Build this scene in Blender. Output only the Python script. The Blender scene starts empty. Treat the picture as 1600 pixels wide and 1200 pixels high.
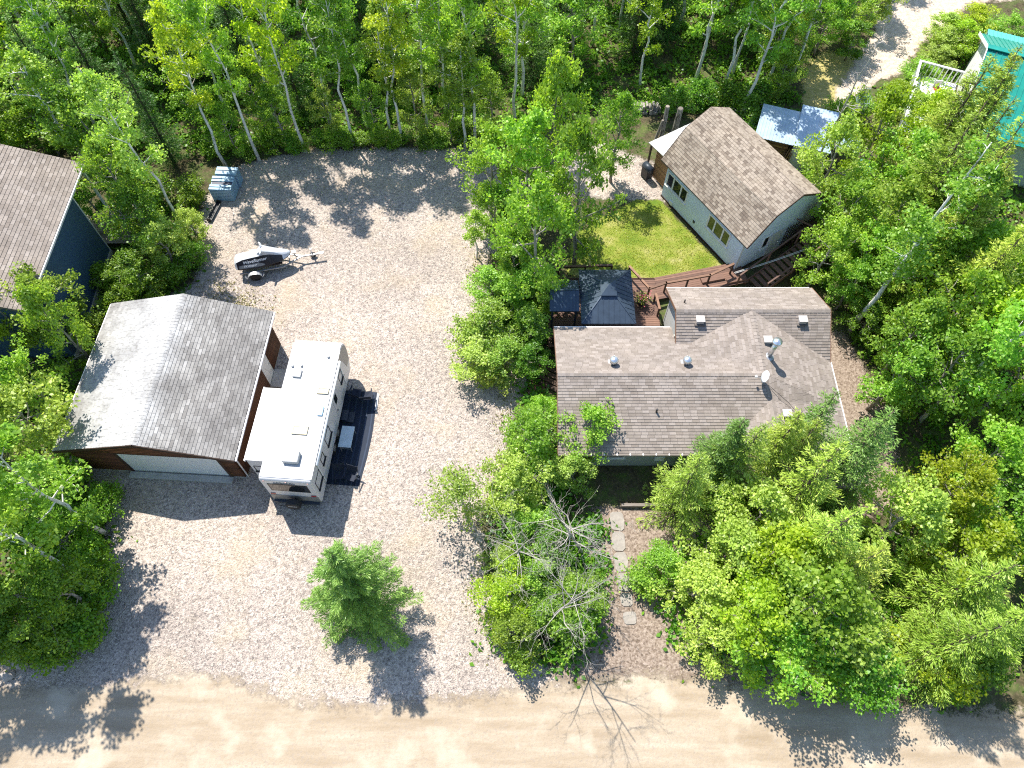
import bpy, bmesh, math, random
import numpy as np
from mathutils import Vector, Matrix

R = math.radians
SC = bpy.context.scene
COL = SC.collection

# ------------------------------------------------------------------ camera, sky, sun, exposure
cam_d = bpy.data.cameras.new('camera')
cam = bpy.data.objects.new('camera', cam_d)
COL.objects.link(cam)
cam.location = (0, 0, 35.087)
cam.rotation_euler = (math.pi / 2 - 1.0588, 0, 0)
cam_d.sensor_fit = 'HORIZONTAL'
cam_d.sensor_width = 36.0
cam_d.lens = 36.0 * 1160.65 / 1600.0
cam_d.clip_end = 4000
SC.camera = cam

SUN = Vector((-0.33, 0.55, 1.0)).normalized()          # direction towards the sun
world = bpy.data.worlds.new('World')
SC.world = world
world.use_nodes = True
wn = world.node_tree.nodes
sky = wn.new('ShaderNodeTexSky')
sky.sky_type = 'NISHITA'
sky.sun_disc = False
sky.sun_elevation = math.asin(SUN.z)
sky.sun_rotation = math.atan2(SUN.x, SUN.y)
sky.altitude = 500
sky.dust_density = 0.6
world.node_tree.links.new(sky.outputs[0], wn['Background'].inputs[0])
wn['Background'].inputs[1].default_value = 0.15

sun_d = bpy.data.lights.new('sun', 'SUN')
sun_d.energy = 4.6
sun_d.angle = R(0.53)
sun_d.color = (1.0, 0.95, 0.87)
sun = bpy.data.objects.new('sun', sun_d)
COL.objects.link(sun)
sun.location = SUN * 120
sun.rotation_euler = SUN.to_track_quat('Z', 'Y').to_euler()

SC.view_settings.view_transform = 'Standard'
SC.view_settings.look = 'None'
SC.view_settings.exposure = 0.98
SC.view_settings.gamma = 1.0
SC.view_settings.use_curve_mapping = False
SC.cycles.max_bounces = 6
SC.cycles.diffuse_bounces = 3
SC.cycles.glossy_bounces = 2
SC.cycles.transmission_bounces = 3
SC.cycles.transparent_max_bounces = 6
SC.cycles.use_denoising = False
SC.cycles.filter_width = 1.15
SC.cycles.caustics_reflective = False
SC.cycles.caustics_refractive = False

RNG = random.Random(7)
NR = np.random.default_rng(11)

# ------------------------------------------------------------------ materials
MATS = {}
def newmat(name):
    m = bpy.data.materials.new(name)
    m.use_nodes = True
    nt = m.node_tree
    MATS[name] = m
    return m, nt, nt.nodes['Principled BSDF']

def N(nt, kind, **kw):
    n = nt.nodes.new('ShaderNode' + kind)
    for k, v in kw.items():
        if k.startswith('i_'):
            n.inputs[k[2:].replace('_', ' ')].default_value = v
        else:
            setattr(n, k, v)
    return n

def ramp(nt, fac, stops, mode='LINEAR'):
    r = nt.nodes.new('ShaderNodeValToRGB')
    r.color_ramp.interpolation = mode
    e = r.color_ramp.elements
    while len(e) < len(stops):
        e.new(0.5)
    for el, (p, c) in zip(e, stops):
        el.position = p
        el.color = (*c, 1) if len(c) == 3 else c
    nt.links.new(fac, r.inputs[0])
    return r.outputs[0]

def mixc(nt, fac, a, b, mode='MIX'):
    m = nt.nodes.new('ShaderNodeMix')
    m.data_type = 'RGBA'
    m.blend_type = mode
    for sock, v in ((m.inputs[0], fac), (m.inputs[6], a), (m.inputs[7], b)):
        if isinstance(v, (int, float)):
            sock.default_value = v
        elif isinstance(v, tuple):
            sock.default_value = (*v, 1)
        else:
            nt.links.new(v, sock)
    return m.outputs[2]

def pos(nt):
    return nt.nodes.new('ShaderNodeNewGeometry').outputs['Position']

def objco(nt):
    return nt.nodes.new('ShaderNodeTexCoord').outputs['Object']

def noise(nt, vec, scale, detail=4, rough=.55, scl=None):
    n = N(nt, 'TexNoise')
    n.inputs['Scale'].default_value = scale
    n.inputs['Detail'].default_value = detail
    n.inputs['Roughness'].default_value = rough
    if scl:
        mp = N(nt, 'Mapping')
        mp.inputs['Scale'].default_value = scl
        nt.links.new(vec, mp.inputs[0])
        vec = mp.outputs[0]
    nt.links.new(vec, n.inputs['Vector'])
    return n.outputs[0]

def voro(nt, vec, scale, out='Color', feature='F1', rnd=1.0):
    n = N(nt, 'TexVoronoi')
    n.feature = feature
    n.inputs['Scale'].default_value = scale
    n.inputs['Randomness'].default_value = rnd
    nt.links.new(vec, n.inputs['Vector'])
    return n.outputs[out]

def bump(nt, b, h, strength=.4, dist=.02):
    n = N(nt, 'Bump')
    n.inputs['Strength'].default_value = strength
    n.inputs['Distance'].default_value = dist
    nt.links.new(h, n.inputs['Height'])
    nt.links.new(n.outputs[0], b.inputs['Normal'])

def setc(nt, b, c):
    if isinstance(c, tuple):
        b.inputs['Base Color'].default_value = (*c, 1)
    else:
        nt.links.new(c, b.inputs['Base Color'])

def plain(name, c, rough=.6, metal=0.0, var=.12, scale=6.0, dirt=None, spec=.4):
    """paint or metal with slight uneven tone and wear"""
    m, nt, b = newmat(name)
    p = objco(nt)
    n1 = noise(nt, p, scale, 5, .6)
    lo = tuple(x * (1 - var) for x in c)
    hi = tuple(min(1, x * (1 + var)) for x in c)
    col = ramp(nt, n1, [(.3, lo), (.7, hi)])
    if dirt:
        n2 = noise(nt, p, scale * .45, 6, .65)
        f = ramp(nt, n2, [(.52, (0, 0, 0)), (.75, (1, 1, 1))])
        col = mixc(nt, f, col, dirt)
    setc(nt, b, col)
    b.inputs['Roughness'].default_value = rough
    b.inputs['Metallic'].default_value = metal
    b.inputs['Specular IOR Level'].default_value = spec
    bump(nt, b, n1, .08, .01)
    return m

# ground kinds
def edge_alpha(nt, b, soft=.45, nscale=1.6):
    """ragged border: the sheet's rim breaks up into patches (attribute rim is 0 at the rim, 1 inside)"""
    at = N(nt, 'Attribute', attribute_name='rim')
    p = pos(nt)
    n1 = noise(nt, p, nscale, 6, .68)
    n2 = noise(nt, p, 9, 4, .7)
    mm = N(nt, 'Math', operation='MULTIPLY_ADD')
    nt.links.new(n2, mm.inputs[0]); mm.inputs[1].default_value = .45
    nt.links.new(n1, mm.inputs[2])
    s = N(nt, 'Math', operation='ADD')
    nt.links.new(at.outputs['Fac'], s.inputs[0]); nt.links.new(mm.outputs[0], s.inputs[1])
    mr = N(nt, 'MapRange')
    mr.inputs['From Min'].default_value = .98; mr.inputs['From Max'].default_value = .98 + soft * .5
    nt.links.new(s.outputs[0], mr.inputs['Value'])
    nt.links.new(mr.outputs[0], b.inputs['Alpha'])

def mat_gravel():
    m, nt, b = newmat('gravel')
    p = pos(nt)
    v1 = voro(nt, p, 11.0)
    v2 = voro(nt, p, 24.0)
    s1 = N(nt, 'SeparateColor'); nt.links.new(v1, s1.inputs[0])
    s2 = N(nt, 'SeparateColor'); nt.links.new(v2, s2.inputs[0])
    c1 = ramp(nt, s1.outputs[0], [(0, (.11, .10, .10)), (.22, (.25, .225, .21)), (.5, (.40, .36, .335)), (.8, (.50, .45, .41)), (1, (.64, .59, .545))])
    c2 = ramp(nt, s2.outputs[1], [(0, (.13, .12, .12)), (.3, (.33, .29, .27)), (.65, (.47, .42, .38)), (1, (.58, .53, .49))])
    c = mixc(nt, .5, c1, c2)
    # trampled soil and dry weeds showing through
    n1 = noise(nt, p, .33, 6, .62)
    f1 = ramp(nt, n1, [(.50, (0, 0, 0)), (.72, (.55, .55, .55))])
    c = mixc(nt, f1, c, (.42, .35, .25))
    n2 = noise(nt, p, .9, 7, .7)
    f2 = ramp(nt, n2, [(.58, (0, 0, 0)), (.72, (.4, .4, .4))])
    c = mixc(nt, f2, c, (.30, .27, .20))
    n3 = noise(nt, p, 1.7, 6, .7)
    f3 = ramp(nt, n3, [(.63, (0, 0, 0)), (.74, (.45, .45, .45))])
    c = mixc(nt, f3, c, (.22, .24, .10))
    n4 = noise(nt, p, .16, 3, .5)
    f4 = ramp(nt, n4, [(.35, (.85, .80, .745)), (.65, (1.07, 1.01, .935))])
    c = mixc(nt, 1.0, c, f4, 'MULTIPLY')
    setc(nt, b, c)
    b.inputs['Roughness'].default_value = .9
    b.inputs['Specular IOR Level'].default_value = .2
    d = voro(nt, p, 16.0, 'Distance')
    bump(nt, b, d, .8, .05)
    edge_alpha(nt, b)
    return m

def mat_road():
    m, nt, b = newmat('sand_road')
    p = pos(nt)
    n1 = noise(nt, p, 1.0, 6, .6, (.22, 1.5, 1))
    c = ramp(nt, n1, [(.3, (.28, .215, .145)), (.5, (.36, .29, .21)), (.7, (.44, .37, .285))])
    n2 = noise(nt, p, 7, 7, .72)
    c = mixc(nt, ramp(nt, n2, [(.46, (0, 0, 0)), (.72, (.55, .55, .55))]), c, (.29, .225, .15))
    v = voro(nt, p, 15.0)
    s = N(nt, 'SeparateColor'); nt.links.new(v, s.inputs[0])
    c = mixc(nt, ramp(nt, s.outputs[0], [(.8, (0, 0, 0)), (.95, (.55, .55, .55))]), c, (.30, .25, .20))
    n3 = noise(nt, p, .35, 4, .6)
    c = mixc(nt, ramp(nt, n3, [(.52, (0, 0, 0)), (.66, (.7, .7, .7))]), c, (.50, .43, .335))
    setc(nt, b, c)
    b.inputs['Roughness'].default_value = .95
    b.inputs['Specular IOR Level'].default_value = .15
    bump(nt, b, n2, .6, .05)
    edge_alpha(nt, b)
    return m

def mat_path(name, cols, grit=(.3, .25, .2), scale=3.0):
    m, nt, b = newmat(name)
    p = pos(nt)
    n1 = noise(nt, p, scale, 7, .7)
    c = ramp(nt, n1, [(.3, cols[0]), (.5, cols[1]), (.7, cols[2])])
    v = voro(nt, p, 14.0)
    s = N(nt, 'SeparateColor'); nt.links.new(v, s.inputs[0])
    c = mixc(nt, ramp(nt, s.outputs[0], [(.6, (0, 0, 0)), (.95, (.7, .7, .7))]), c, grit)
    setc(nt, b, c)
    b.inputs['Roughness'].default_value = .95
    b.inputs['Specular IOR Level'].default_value = .15
    bump(nt, b, n1, .7, .06)
    edge_alpha(nt, b)
    return m

def mat_floor():
    m, nt, b = newmat('forest_floor')
    p = pos(nt)
    n1 = noise(nt, p, 1.1, 7, .65)
    c = ramp(nt, n1, [(.32, (.035, .035, .016)), (.45, (.075, .065, .036)), (.55, (.07, .09, .03)), (.68, (.10, .14, .035))])
    v = voro(nt, p, 12.0)
    s = N(nt, 'SeparateColor'); nt.links.new(v, s.inputs[0])
    c = mixc(nt, ramp(nt, s.outputs[0], [(.5, (0, 0, 0)), (1, (.5, .5, .5))]), c, (.17, .13, .08))
    setc(nt, b, c)
    b.inputs['Roughness'].default_value = 1
    b.inputs['Specular IOR Level'].default_value = .1
    bump(nt, b, n1, .8, .1)
    return m

def mat_lawn():
    m, nt, b = newmat('lawn_grass')
    p = pos(nt)
    n1 = noise(nt, p, .75, 6, .62)
    c = ramp(nt, n1, [(.34, (.13, .20, .022)), (.47, (.235, .275, .035)), (.58, (.36, .345, .085)), (.68, (.46, .40, .17))])
    n2 = noise(nt, p, 14, 5, .75)
    c = mixc(nt, ramp(nt, n2, [(.35, (.65, .65, .65)), (.65, (0, 0, 0))]), c, (.09, .16, .02))
    setc(nt, b, c)
    b.inputs['Roughness'].default_value = .9
    b.inputs['Specular IOR Level'].default_value = .15
    bump(nt, b, n2, 1.0, .06)
    edge_alpha(nt, b)
    return m

def mat_leaf(name, dark, mid, lite, trans=.45, gloss=.02):
    m, nt, b = newmat(name)
    nt.nodes.remove(b)
    at = N(nt, 'Attribute', attribute_name='tint')
    oi = N(nt, 'ObjectInfo')
    c = ramp(nt, at.outputs['Fac'], [(0, dark), (.5, mid), (1, lite)])
    # every tree has its own tone
    hs = N(nt, 'HueSaturation')
    mr = N(nt, 'MapRange'); mr.inputs['To Min'].default_value = .487; mr.inputs['To Max'].default_value = .516
    nt.links.new(oi.outputs['Random'], mr.inputs['Value'])
    nt.links.new(mr.outputs[0], hs.inputs['Hue'])
    mu = N(nt, 'Math', operation='MULTIPLY'); mu.inputs[1].default_value = 7.31
    fr = N(nt, 'Math', operation='FRACT')
    nt.links.new(oi.outputs['Random'], mu.inputs[0]); nt.links.new(mu.outputs[0], fr.inputs[0])
    mr2 = N(nt, 'MapRange'); mr2.inputs['To Min'].default_value = .78; mr2.inputs['To Max'].default_value = 1.2
    nt.links.new(fr.outputs[0], mr2.inputs['Value'])
    nt.links.new(mr2.outputs[0], hs.inputs['Value'])
    nt.links.new(c, hs.inputs['Color'])
    col = hs.outputs[0]
    d = N(nt, 'BsdfDiffuse'); t = N(nt, 'BsdfTranslucent'); g = N(nt, 'BsdfGlossy')
    nt.links.new(col, d.inputs[0])
    tc = mixc(nt, 1.0, col, (1.3, 1.3, .58), 'MULTIPLY')
    nt.links.new(tc, t.inputs[0])
    g.inputs['Roughness'].default_value = .42
    g.inputs['Color'].default_value = (.9, .95, 1, 1)
    mx = N(nt, 'MixShader'); mx.inputs[0].default_value = trans
    nt.links.new(d.outputs[0], mx.inputs[1]); nt.links.new(t.outputs[0], mx.inputs[2])
    mx2 = N(nt, 'MixShader'); mx2.inputs[0].default_value = gloss
    nt.links.new(mx.outputs[0], mx2.inputs[1]); nt.links.new(g.outputs[0], mx2.inputs[2])
    nt.links.new(mx2.outputs[0], nt.nodes['Material Output'].inputs[0])
    return m

def mat_bark(name, base, mark, sc=(6, 6, 1.4), thr=.56):
    m, nt, b = newmat(name)
    p = objco(nt)
    n1 = noise(nt, p, 2.2, 6, .7, sc)
    c = mixc(nt, ramp(nt, n1, [(thr, (0, 0, 0)), (thr + .08, (1, 1, 1))]), base, mark)
    n2 = noise(nt, p, 1.3, 4, .6)
    c = mixc(nt, 1.0, c, ramp(nt, n2, [(.3, (.7, .7, .7)), (.7, (1.15, 1.15, 1.12))]), 'MULTIPLY')
    setc(nt, b, c)
    b.inputs['Roughness'].default_value = .85
    b.inputs['Specular IOR Level'].default_value = .2
    bump(nt, b, n1, .5, .03)
    return m

def mat_shingle(name, stops, by_object, weather=None):
    m, nt, b = newmat(name)
    if by_object:
        f = N(nt, 'ObjectInfo').outputs['Random']
    else:
        f = N(nt, 'Attribute', attribute_name='tint').outputs['Fac']
    c = ramp(nt, f, stops)
    p = pos(nt)
    n1 = noise(nt, p, 38, 3, .8)
    c = mixc(nt, 1.0, c, ramp(nt, n1, [(.3, (.74, .74, .74)), (.7, (1.22, 1.22, 1.22))]), 'MULTIPLY')
    n2 = noise(nt, p, .8, 6, .65)
    c = mixc(nt, 1.0, c, ramp(nt, n2, [(.3, (.82, .82, .83)), (.7, (1.12, 1.11, 1.1))]), 'MULTIPLY')
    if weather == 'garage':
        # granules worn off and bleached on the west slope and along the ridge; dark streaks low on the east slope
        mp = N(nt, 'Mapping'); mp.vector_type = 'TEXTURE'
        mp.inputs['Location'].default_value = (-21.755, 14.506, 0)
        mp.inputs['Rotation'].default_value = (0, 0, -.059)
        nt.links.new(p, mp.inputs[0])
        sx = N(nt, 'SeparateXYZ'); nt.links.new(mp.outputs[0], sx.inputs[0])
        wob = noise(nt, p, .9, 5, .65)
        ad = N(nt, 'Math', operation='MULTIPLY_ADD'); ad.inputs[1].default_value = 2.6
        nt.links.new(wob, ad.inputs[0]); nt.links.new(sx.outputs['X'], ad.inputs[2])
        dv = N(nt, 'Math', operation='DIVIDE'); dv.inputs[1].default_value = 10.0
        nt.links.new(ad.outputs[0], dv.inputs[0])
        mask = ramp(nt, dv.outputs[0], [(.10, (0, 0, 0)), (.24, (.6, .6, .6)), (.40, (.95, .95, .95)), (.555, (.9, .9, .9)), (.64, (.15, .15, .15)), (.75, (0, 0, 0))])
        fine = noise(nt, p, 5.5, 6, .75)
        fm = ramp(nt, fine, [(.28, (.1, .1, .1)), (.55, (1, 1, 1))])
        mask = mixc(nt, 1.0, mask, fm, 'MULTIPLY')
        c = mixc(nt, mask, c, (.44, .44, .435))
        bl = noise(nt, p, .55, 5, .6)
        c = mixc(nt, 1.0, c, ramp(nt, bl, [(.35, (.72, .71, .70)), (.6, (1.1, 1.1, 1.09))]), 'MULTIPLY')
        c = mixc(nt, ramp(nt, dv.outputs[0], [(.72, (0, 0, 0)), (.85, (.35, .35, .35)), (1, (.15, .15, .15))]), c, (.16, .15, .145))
    setc(nt, b, c)
    b.inputs['Roughness'].default_value = .85
    b.inputs['Specular IOR Level'].default_value = .25
    bump(nt, b, n1, .5, .006)
    return m

def mat_wood(name, base, var=.35, sc=(1.2, 14, 14), rough=.7, byobj=True):
    m, nt, b = newmat(name)
    p = objco(nt)
    n1 = noise(nt, p, 2.0, 6, .65, sc)
    lo = tuple(x * (1 - var) for x in base); hi = tuple(min(1, x * (1 + var)) for x in base)
    c = ramp(nt, n1, [(.3, lo), (.7, hi)])
    if byobj:
        oi = N(nt, 'ObjectInfo')
        c = mixc(nt, 1.0, c, ramp(nt, oi.outputs['Random'], [(0, (.7, .7, .72)), (1, (1.25, 1.22, 1.18))]), 'MULTIPLY')
    setc(nt, b, c)
    b.inputs['Roughness'].default_value = rough
    b.inputs['Specular IOR Level'].default_value = .3
    bump(nt, b, n1, .4, .01)
    return m

mat_gravel(); mat_road(); mat_floor(); mat_lawn()
mat_path('sand_path', [(.40, .31, .22), (.55, .45, .35), (.68, .58, .48)])
mat_path('dry_grass', [(.22, .21, .06), (.40, .34, .13), (.50, .42, .22)], (.3, .26, .10))
mat_path('red_mulch', [(.10, .035, .028), (.20, .075, .06), (.30, .14, .11)], (.36, .22, .18), 5)
mat_path('bark_mulch', [(.13, .095, .07), (.27, .21, .165), (.42, .35, .29)], (.10, .07, .05), 7)
mat_leaf('aspen_leaf', (.12, .22, .02), (.30, .50, .055), (.55, .70, .14), .54)
mat_leaf('aspen_leaf_yellow', (.16, .24, .012), (.41, .55, .032), (.68, .75, .10), .55)
mat_leaf('dark_leaf', (.06, .15, .012), (.165, .33, .025), (.35, .52, .065), .45)
mat_leaf('mid_leaf', (.10, .19, .018), (.275, .45, .048), (.53, .66, .125), .47)
mat_leaf('pale_leaf', (.17, .25, .04), (.39, .53, .085), (.66, .77, .22), .45)
mat_leaf('shrub_leaf', (.075, .17, .012), (.21, .38, .028), (.41, .55, .065), .46)
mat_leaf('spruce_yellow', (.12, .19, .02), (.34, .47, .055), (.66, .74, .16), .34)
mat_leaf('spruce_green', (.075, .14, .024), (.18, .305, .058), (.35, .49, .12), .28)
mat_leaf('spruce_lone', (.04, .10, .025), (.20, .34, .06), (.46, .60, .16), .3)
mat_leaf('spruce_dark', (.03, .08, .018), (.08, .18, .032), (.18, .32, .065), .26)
mat_leaf('undergrowth_leaf', (.05, .14, .010), (.16, .33, .022), (.34, .50, .055), .45)
mat_leaf('lawn_leaf', (.20, .30, .02), (.42, .48, .05), (.66, .62, .18), .4)
mat_leaf('dry_weed', (.16, .15, .05), (.34, .32, .11), (.50, .46, .22), .3)
mat_leaf('flower_pink', (.5, .08, .15), (.7, .16, .25), (.8, .4, .45), .3)
mat_bark('white_bark', (.74, .72, .66), (.07, .06, .05))
mat_bark('grey_bark', (.36, .33, .29), (.10, .085, .07), (7, 7, 1.2), .5)
mat_bark('dead_wood', (.46, .42, .375), (.26, .23, .20), (8, 8, 1.0), .53)
mat_bark('spruce_bark', (.14, .105, .08), (.06, .045, .035), (7, 7, 2), .5)
HS = [(0, (.205, .172, .145)), (.3, (.232, .198, .168)), (.65, (.258, .22, .19)), (1, (.298, .258, .226))]
SS = [(0, (.165, .13, .10)), (.2, (.225, .18, .138)), (.38, (.285, .235, .182)), (1, (.335, .28, .222))]
GS = [(0, (.18, .17, .158)), (.4, (.23, .22, .206)), (.8, (.27, .26, .244)), (1, (.325, .313, .296))]
BS = [(0, (.215, .18, .15)), (.4, (.25, .212, .18)), (.8, (.28, .24, .205)), (1, (.315, .272, .236))]
for nm, st, w in (('house_shingle', HS, None), ('studio_shingle', SS, None), ('garage_shingle', GS, 'garage'), ('neighbour_shingle', BS, None)):
    mat_shingle(nm, st, False, w)
    mat_shingle(nm + '_tab', st, True, w)
plain('roof_felt', (.12, .105, .095), .9)
mat_wood('log_brown', (.10, .04, .018), .4)
mat_wood('deck_red', (.165, .094, .068), .3)
mat_wood('rail_wood', (.20, .115, .075), .35)
mat_wood('slat_wood', (.34, .19, .085), .35)
mat_wood('grey_wood', (.22, .19, .16), .35)
mat_wood('dark_wood', (.055, .032, .022), .4)
plain('white_paint', (.72, .72, .70), .55, dirt=(.5, .48, .44))
plain('white_metal', (.74, .745, .74), .4, var=.06)
plain('rv_white', (.45, .445, .435), .45, var=.05, dirt=(.41, .395, .37), scale=1.5)
plain('rv_side', (.62, .60, .60), .3, var=.05, scale=2)
plain('rv_grey', (.22, .215, .20), .35)
plain('cream_plastic', (.40, .34, .21), .5)
plain('gutter_white', (.70, .67, .66), .4)
plain('galvanised', (.40, .41, .42), .5, .5, .2)
plain('bright_metal', (.70, .71, .72), .28, .85, .08)
plain('black_rubber', (.022, .022, .024), .75)
plain('black_plastic', (.02, .02, .022), .45)
plain('cover_black', (.016, .017, .022), .5)
plain('cover_silver', (.52, .54, .56), .55, .1)
plain('cover_grey', (.20, .205, .20), .6)
plain('dark_metal', (.035, .045, .06), .45, .2)
plain('red_lens', (.35, .02, .02), .25)
plain('glass_dark', (.012, .015, .018), .06, 0, .2, spec=.6)
plain('glass_lawn_reflection', (.05, .075, .025), .08, 0, .3, spec=.6)  # dark pane with the lawn's green reflection put into its colour
plain('navy_siding', (.045, .09, .155), .5, 0, .06, 3)
plain('studio_siding', (.60, .70, .84), .6, 0, .05, 3)
plain('sage_siding', (.34, .36, .33), .6, 0, .06, 3)
plain('pale_siding', (.55, .56, .55), .6, 0, .06, 3)
plain('garage_door_paint', (.70, .72, .72), .5, 0, .04, 3)
plain('concrete', (.42, .40, .37), .85, 0, .15, 5, (.3, .28, .25))
plain('slab_concrete', (.29, .26, .225), .85, 0, .2, 5, (.24, .21, .18))
plain('stone', (.36, .32, .29), .85, 0, .3, 4, (.22, .19, .17))
plain('gazebo_roof', (.05, .072, .10), .42, .35, .15, 3)
plain('gazebo_smoked', (.042, .066, .095), .3, .2, .2, 4)
plain('shed_metal', (.36, .46, .55), .42, .3, .12, 2, (.6, .62, .63))
plain('leanto_metal', (.50, .49, .47), .45, .1, .06, 2)
plain('green_metal', (.015, .26, .20), .4, .15, .12, 3)
plain('teal_metal', (.10, .42, .36), .4, .15, .12, 3)
plain('pallet_blue', (.26, .40, .50), .5, 0, .15, 5)
plain('pallet_navy', (.025, .03, .06), .5)
plain('mat_navy', (.012, .02, .038), .8)
plain('mat_light', (.028, .042, .072), .8)
plain('chair_fabric', (.016, .022, .038), .8)
plain('table_top', (.44, .52, .55), .4)
plain('cable_white', (.6, .58, .55), .6)
plain('pot_clay', (.05, .035, .03), .7)
plain('vent_tan', (.40, .375, .35), .5)
plain('mesh_dish', (.55, .62, .66), .5, .3)

# ------------------------------------------------------------------ mesh helpers
class MB:
    """collects faces for one mesh"""
    def __init__(s):
        s.v = []; s.f = []; s.t = []
    def add(s, vs, fs, tint=None):
        o = len(s.v)
        s.v += [tuple(p) for p in vs]
        for q in fs:
            s.f.append(tuple(i + o for i in q)); s.t.append(tint if tint is not None else .5)
        return s
    def box(s, x0, x1, y0, y1, z0, z1):
        return s.add([(x0, y0, z0), (x1, y0, z0), (x1, y1, z0), (x0, y1, z0), (x0, y0, z1), (x1, y0, z1), (x1, y1, z1), (x0, y1, z1)],
                     [(0, 3, 2, 1), (4, 5, 6, 7), (0, 1, 5, 4), (1, 2, 6, 5), (2, 3, 7, 6), (3, 0, 4, 7)])
    def bar(s, a, b, w, h=None, up=(0, 0, 1)):
        """square bar from a to b"""
        h = h or w
        a = Vector(a); b = Vector(b); d = (b - a).normalized()
        u = Vector(up)
        if abs(d.dot(u)) > .98:
            u = Vector((1, 0, 0))
        x = d.cross(u).normalized(); y = x.cross(d).normalized()
        vs = []
        for p in (a, b):
            for sx, sy in ((-1, -1), (1, -1), (1, 1), (-1, 1)):
                vs.append(p + x * (sx * w / 2) + y * (sy * h / 2))
        return s.add(vs, [(0, 3, 2, 1), (4, 5, 6, 7), (0, 1, 5, 4), (1, 2, 6, 5), (2, 3, 7, 6), (3, 0, 4, 7)])
    def tube(s, pts, rads, n=6, cap=True):
        pts = [Vector(p) for p in pts]
        if not isinstance(rads, (list, tuple)):
            rads = [rads] * len(pts)
        vs = []
        for i, p in enumerate(pts):
            d = (pts[min(i + 1, len(pts) - 1)] - pts[max(i - 1, 0)]).normalized()
            u = Vector((0, 0, 1)) if abs(d.z) < .9 else Vector((1, 0, 0))
            x = d.cross(u).normalized(); y = x.cross(d)
            for k in range(n):
                a = 2 * math.pi * k / n
                vs.append(p + (x * math.cos(a) + y * math.sin(a)) * rads[i])
        fs = []
        for i in range(len(pts) - 1):
            for k in range(n):
                a = i * n + k; b = i * n + (k + 1) % n
                fs.append((a, b, b + n, a + n))
        if cap:
            fs.append(tuple(range(n - 1, -1, -1))); fs.append(tuple(range((len(pts) - 1) * n, len(pts) * n)))
        return s.add(vs, fs)
    def lathe(s, prof, n=16, c=(0, 0, 0), axis='z'):
        vs = []
        for r, z in prof:
            for k in range(n):
                a = 2 * math.pi * k / n
                p = (r * math.cos(a), r * math.sin(a), z)
                if axis == 'y': p = (p[0], p[2], p[1])
                if axis == 'x': p = (p[2], p[0], p[1])
                vs.append((p[0] + c[0], p[1] + c[1], p[2] + c[2]))
        fs = []
        for i in range(len(prof) - 1):
            for k in range(n):
                a = i * n + k; b = i * n + (k + 1) % n
                fs.append((a, b, b + n, a + n))
        fs.append(tuple(range(n - 1, -1, -1))); fs.append(tuple(range((len(prof) - 1) * n, len(prof) * n)))
        return s.add(vs, fs)
    def prism(s, poly, h):
        """poly: 3-D ring seen counter-clockwise from above, thickened downwards by h"""
        n = len(poly)
        vs = [tuple(p) for p in poly] + [(p[0], p[1], p[2] - h) for p in poly]
        fs = [tuple(range(n)), tuple(range(2 * n - 1, n - 1, -1))]
        for i in range(n):
            j = (i + 1) % n
            fs.append((i, i + n, j + n, j))
        return s.add(vs, fs)
    def wall(s, ring, t, nrm):
        """flat wall: ring of points, thickened along -nrm"""
        n = len(ring); nv = Vector(nrm)
        vs = [tuple(p) for p in ring] + [tuple(Vector(p) - nv * t) for p in ring]
        fs = [tuple(range(n)), tuple(range(2 * n - 1, n - 1, -1))]
        for i in range(n):
            j = (i + 1) % n
            fs.append((i, i + n, j + n, j))
        return s.add(vs, fs)
    def mesh(s, name, mat=None, smooth=False, tint=False, fix=True):
        me = bpy.data.meshes.new(name)
        me.from_pydata(s.v, [], s.f)
        if mat:
            me.materials.append(MATS[mat])
        if smooth:
            me.polygons.foreach_set('use_smooth', [True] * len(me.polygons))
        if tint:
            a = me.attributes.new('tint', 'FLOAT', 'FACE')
            a.data.foreach_set('value', s.t)
        if fix:
            bm = bmesh.new(); bm.from_mesh(me)
            bmesh.ops.recalc_face_normals(bm, faces=bm.faces)
            bm.to_mesh(me); bm.free()
        me.update()
        return me
    def build(s, name, mat, parent=None, smooth=False, bevel=0, tint=False, fix=True):
        o = link(name, s.mesh(name, mat, smooth, tint, fix), parent)
        if bevel:
            md = o.modifiers.new('bevel', 'BEVEL'); md.width = bevel; md.segments = 2; md.limit_method = 'ANGLE'
        return o

def link(name, data, parent=None):
    o = bpy.data.objects.new(name, data)
    COL.objects.link(o)
    if parent:
        o.parent = parent
    return o

def tag(o, label=None, cat=None, group=None, kind=None):
    if label: o['label'] = label
    if cat: o['category'] = cat
    if group: o['group'] = group
    if kind: o['kind'] = kind
    return o

def thing(name, label, cat, loc=(0, 0, 0), rz=0.0, group=None):
    o = bpy.data.objects.new(name, None)
    o.empty_display_size = .2
    COL.objects.link(o)
    o.location = loc; o.rotation_euler = (0, 0, rz)
    return tag(o, label, cat, group)

def copy_tree(src, parent=None):
    c = src.copy(); COL.objects.link(c); c.parent = parent
    for ch in list(src.children):
        copy_tree(ch, c)
    return c

def bx(name, mat, parent, *a, bevel=0):
    return MB().box(*a).build(name, mat, parent, bevel=bevel)

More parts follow.
